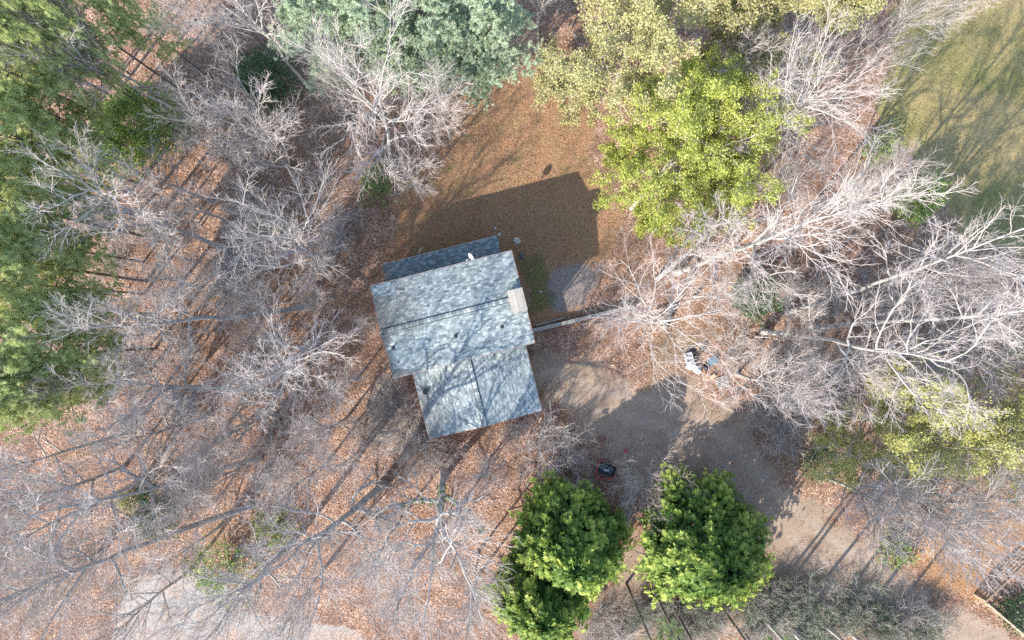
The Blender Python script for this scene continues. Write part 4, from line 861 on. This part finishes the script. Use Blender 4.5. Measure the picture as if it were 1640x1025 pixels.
b.build('frame', M['red'], e); MB().box(-.54,-.36,-.95,-.80,.44,.53).build('grip', M['red'], e)
for sx_ in (-.4, .4):
    b = MB(); b.cyl((sx_,-.34,.16),(sx_,-.26,.16),.17,n=14); wh = b.build('wheel', M['black_bag'], e); MB().cyl((sx_,-.37,.16),(sx_,-.235,.16),.05,n=8).build('hub', M['red'], wh)
    b = MB(); b.cyl((sx_,.28,.16),(sx_,.36,.16),.17,n=14); b.build('wheel', M['black_bag'], e)
MB().bar((-.2,-.1,.56),(.12,.0,.585),.12,.02).build('label_plate', M['white_plastic'], e)
e = empty('bucket', (*W(1002,721)[:2], 0)); tag(e, 'small red bucket on the dirt above the cypress gap', 'bucket')
b = MB(); b.cyl((0,0,0),(0,0,.28),.13,.17,14); b.build('body', M['red'], e); MB().cyl((0,0,.281),(0,0,.295),.178,.178,14).build('rim', M['red'], e)
# wooden fence at the lower right corner
def fence(a, b_, label, rails, hgt, mat, np_=5):
    a = Vector(W(*a)); b_ = Vector(W(*b_)); e_ = empty('wooden_fence', (a.x, a.y, 0)); tag(e_, label, 'fence'); d = b_-a; t = d.normalized(); n_ = Vector((-t.y, t.x, 0))
    for i in range(np_):
        p = d*(i/(np_-1)); MB().box(p.x-.06, p.x+.06, p.y-.06, p.y+.06, -.2, hgt).build('post', M['wood_tan'], e_)
        if i < np_-1:
            for k_ in range(rails):
                z = .25+(hgt-.35)*k_/(rails-1); p2 = d*((i+1)/(np_-1)); MB().bar(p+t*.01+n_*.085+Vector((0,0,z)), p2-t*.01+n_*.085+Vector((0,0,z)), .035, .16).build('rail', mat, e_)
    MB().bar(Vector((0,0,hgt+.025)), d+Vector((0,0,hgt+.025)), .16, .04).build('cap_board', M['wood_tan'] if mat is M['wood_tan'] else mat, e_)
fence((1560,952),(1680,838),'brown rail fence running up to the right edge beside the orange bank',4,1.5,M['wood_brown'],7)
fence((1562,956),(1690,1065),'pale topped wooden fence running to the lower right corner',4,1.5,M['wood_tan'],7)
# fallen dead wood
def logthing(seed, a, b_, r, label, mat):
    rng = np.random.default_rng(seed); A_, B2 = W(*a, 0), W(*b_, 0); P = np.linspace(A_, B2, 7)[None]-A_; P = P.copy(); P[0, :, :2] += rng.normal(0, .06, (7, 2)); P[0, :, 2] = r*.8+.03
    e_ = empty('fallen_log', tuple(A_)); tv = tube(P, np.linspace(r, r*.55, 7)[None], 8); link('log', mesh('log', tv[0], tv[1], mat, smooth=True), e_)
    P2, R2 = kids(rng, P, np.linspace(r, r*.55, 7)[None], 5, .2, 1, .8, .2, .25, 4, .1, .05, .4, .02); tv = tube(P2, R2, 4); link('side_branches', mesh('side_branches', tv[0], tv[1], mat), e_, 'stuff')
    tag(e_, label, 'log')
logthing(1,(1352,972),(1385,1002),.13,'thick pale log in the brush at the bottom, left one',M['bark_pale']); logthing(2,(1362,966),(1396,992),.10,'pale log in the bottom brush, right of the thicker one',M['bark_pale'])
logthing(3,(1270,972),(1290,985),.09,'short pale log in the brush below the driveway cypress',M['bark_pale']); logthing(4,(1150,118),(1235,86),.16,'fallen pale trunk between the yellow trees at the top',M['bark_pale'])
logthing(5,(350,975),(395,930),.05,'thin dead branch lying on the pale concrete',M['bark_grey'])
# sticks that fell on the roofs
def stick(seed, px_, py_, z, L, label):
    rng = np.random.default_rng(seed); u_, v_ = hl(px_, py_, z); zz = roof_z(v_)+.07 if abs(v_) < 3.70 else 4.42-.47*(v_-3.36)/2.06+.08; w = (HC[0]+u_*ch-v_*sh, HC[1]+u_*sh+v_*ch, zz)
    az_ = rng.uniform(0, 6.28); P = walk(rng, np.zeros((1, 3)), np.array([[math.cos(az_), math.sin(az_), 0]]), np.array([L]), 6, .2, 0); P[..., 2] = np.abs(P[..., 2])*.15
    R = np.linspace(.022, .01, 6)[None]; P2, R2 = kids(rng, P, R, 5, .2, 1, .8, .2, .4, 4, .15, 0, .7, .009); P2[..., 2] = np.abs(P2[..., 2])*.3; tv = join([tube(P, R, 5), tube(P2, R2, 4)])
    tag(link('fallen_stick', mesh('fallen_stick', tv[0], tv[1], M['twig_pale'])), label, 'stick').location = w
stick(1,648,466,6.0,1.0,'twiggy stick lying on the upper left of the main roof'); stick(2,672,413,4.2,1.0,'twig lying on the dark lower roof, left of its middle'); stick(3,643,486,6.3,.7,'thin stick lying left of centre on the main roof\'s upper slope')
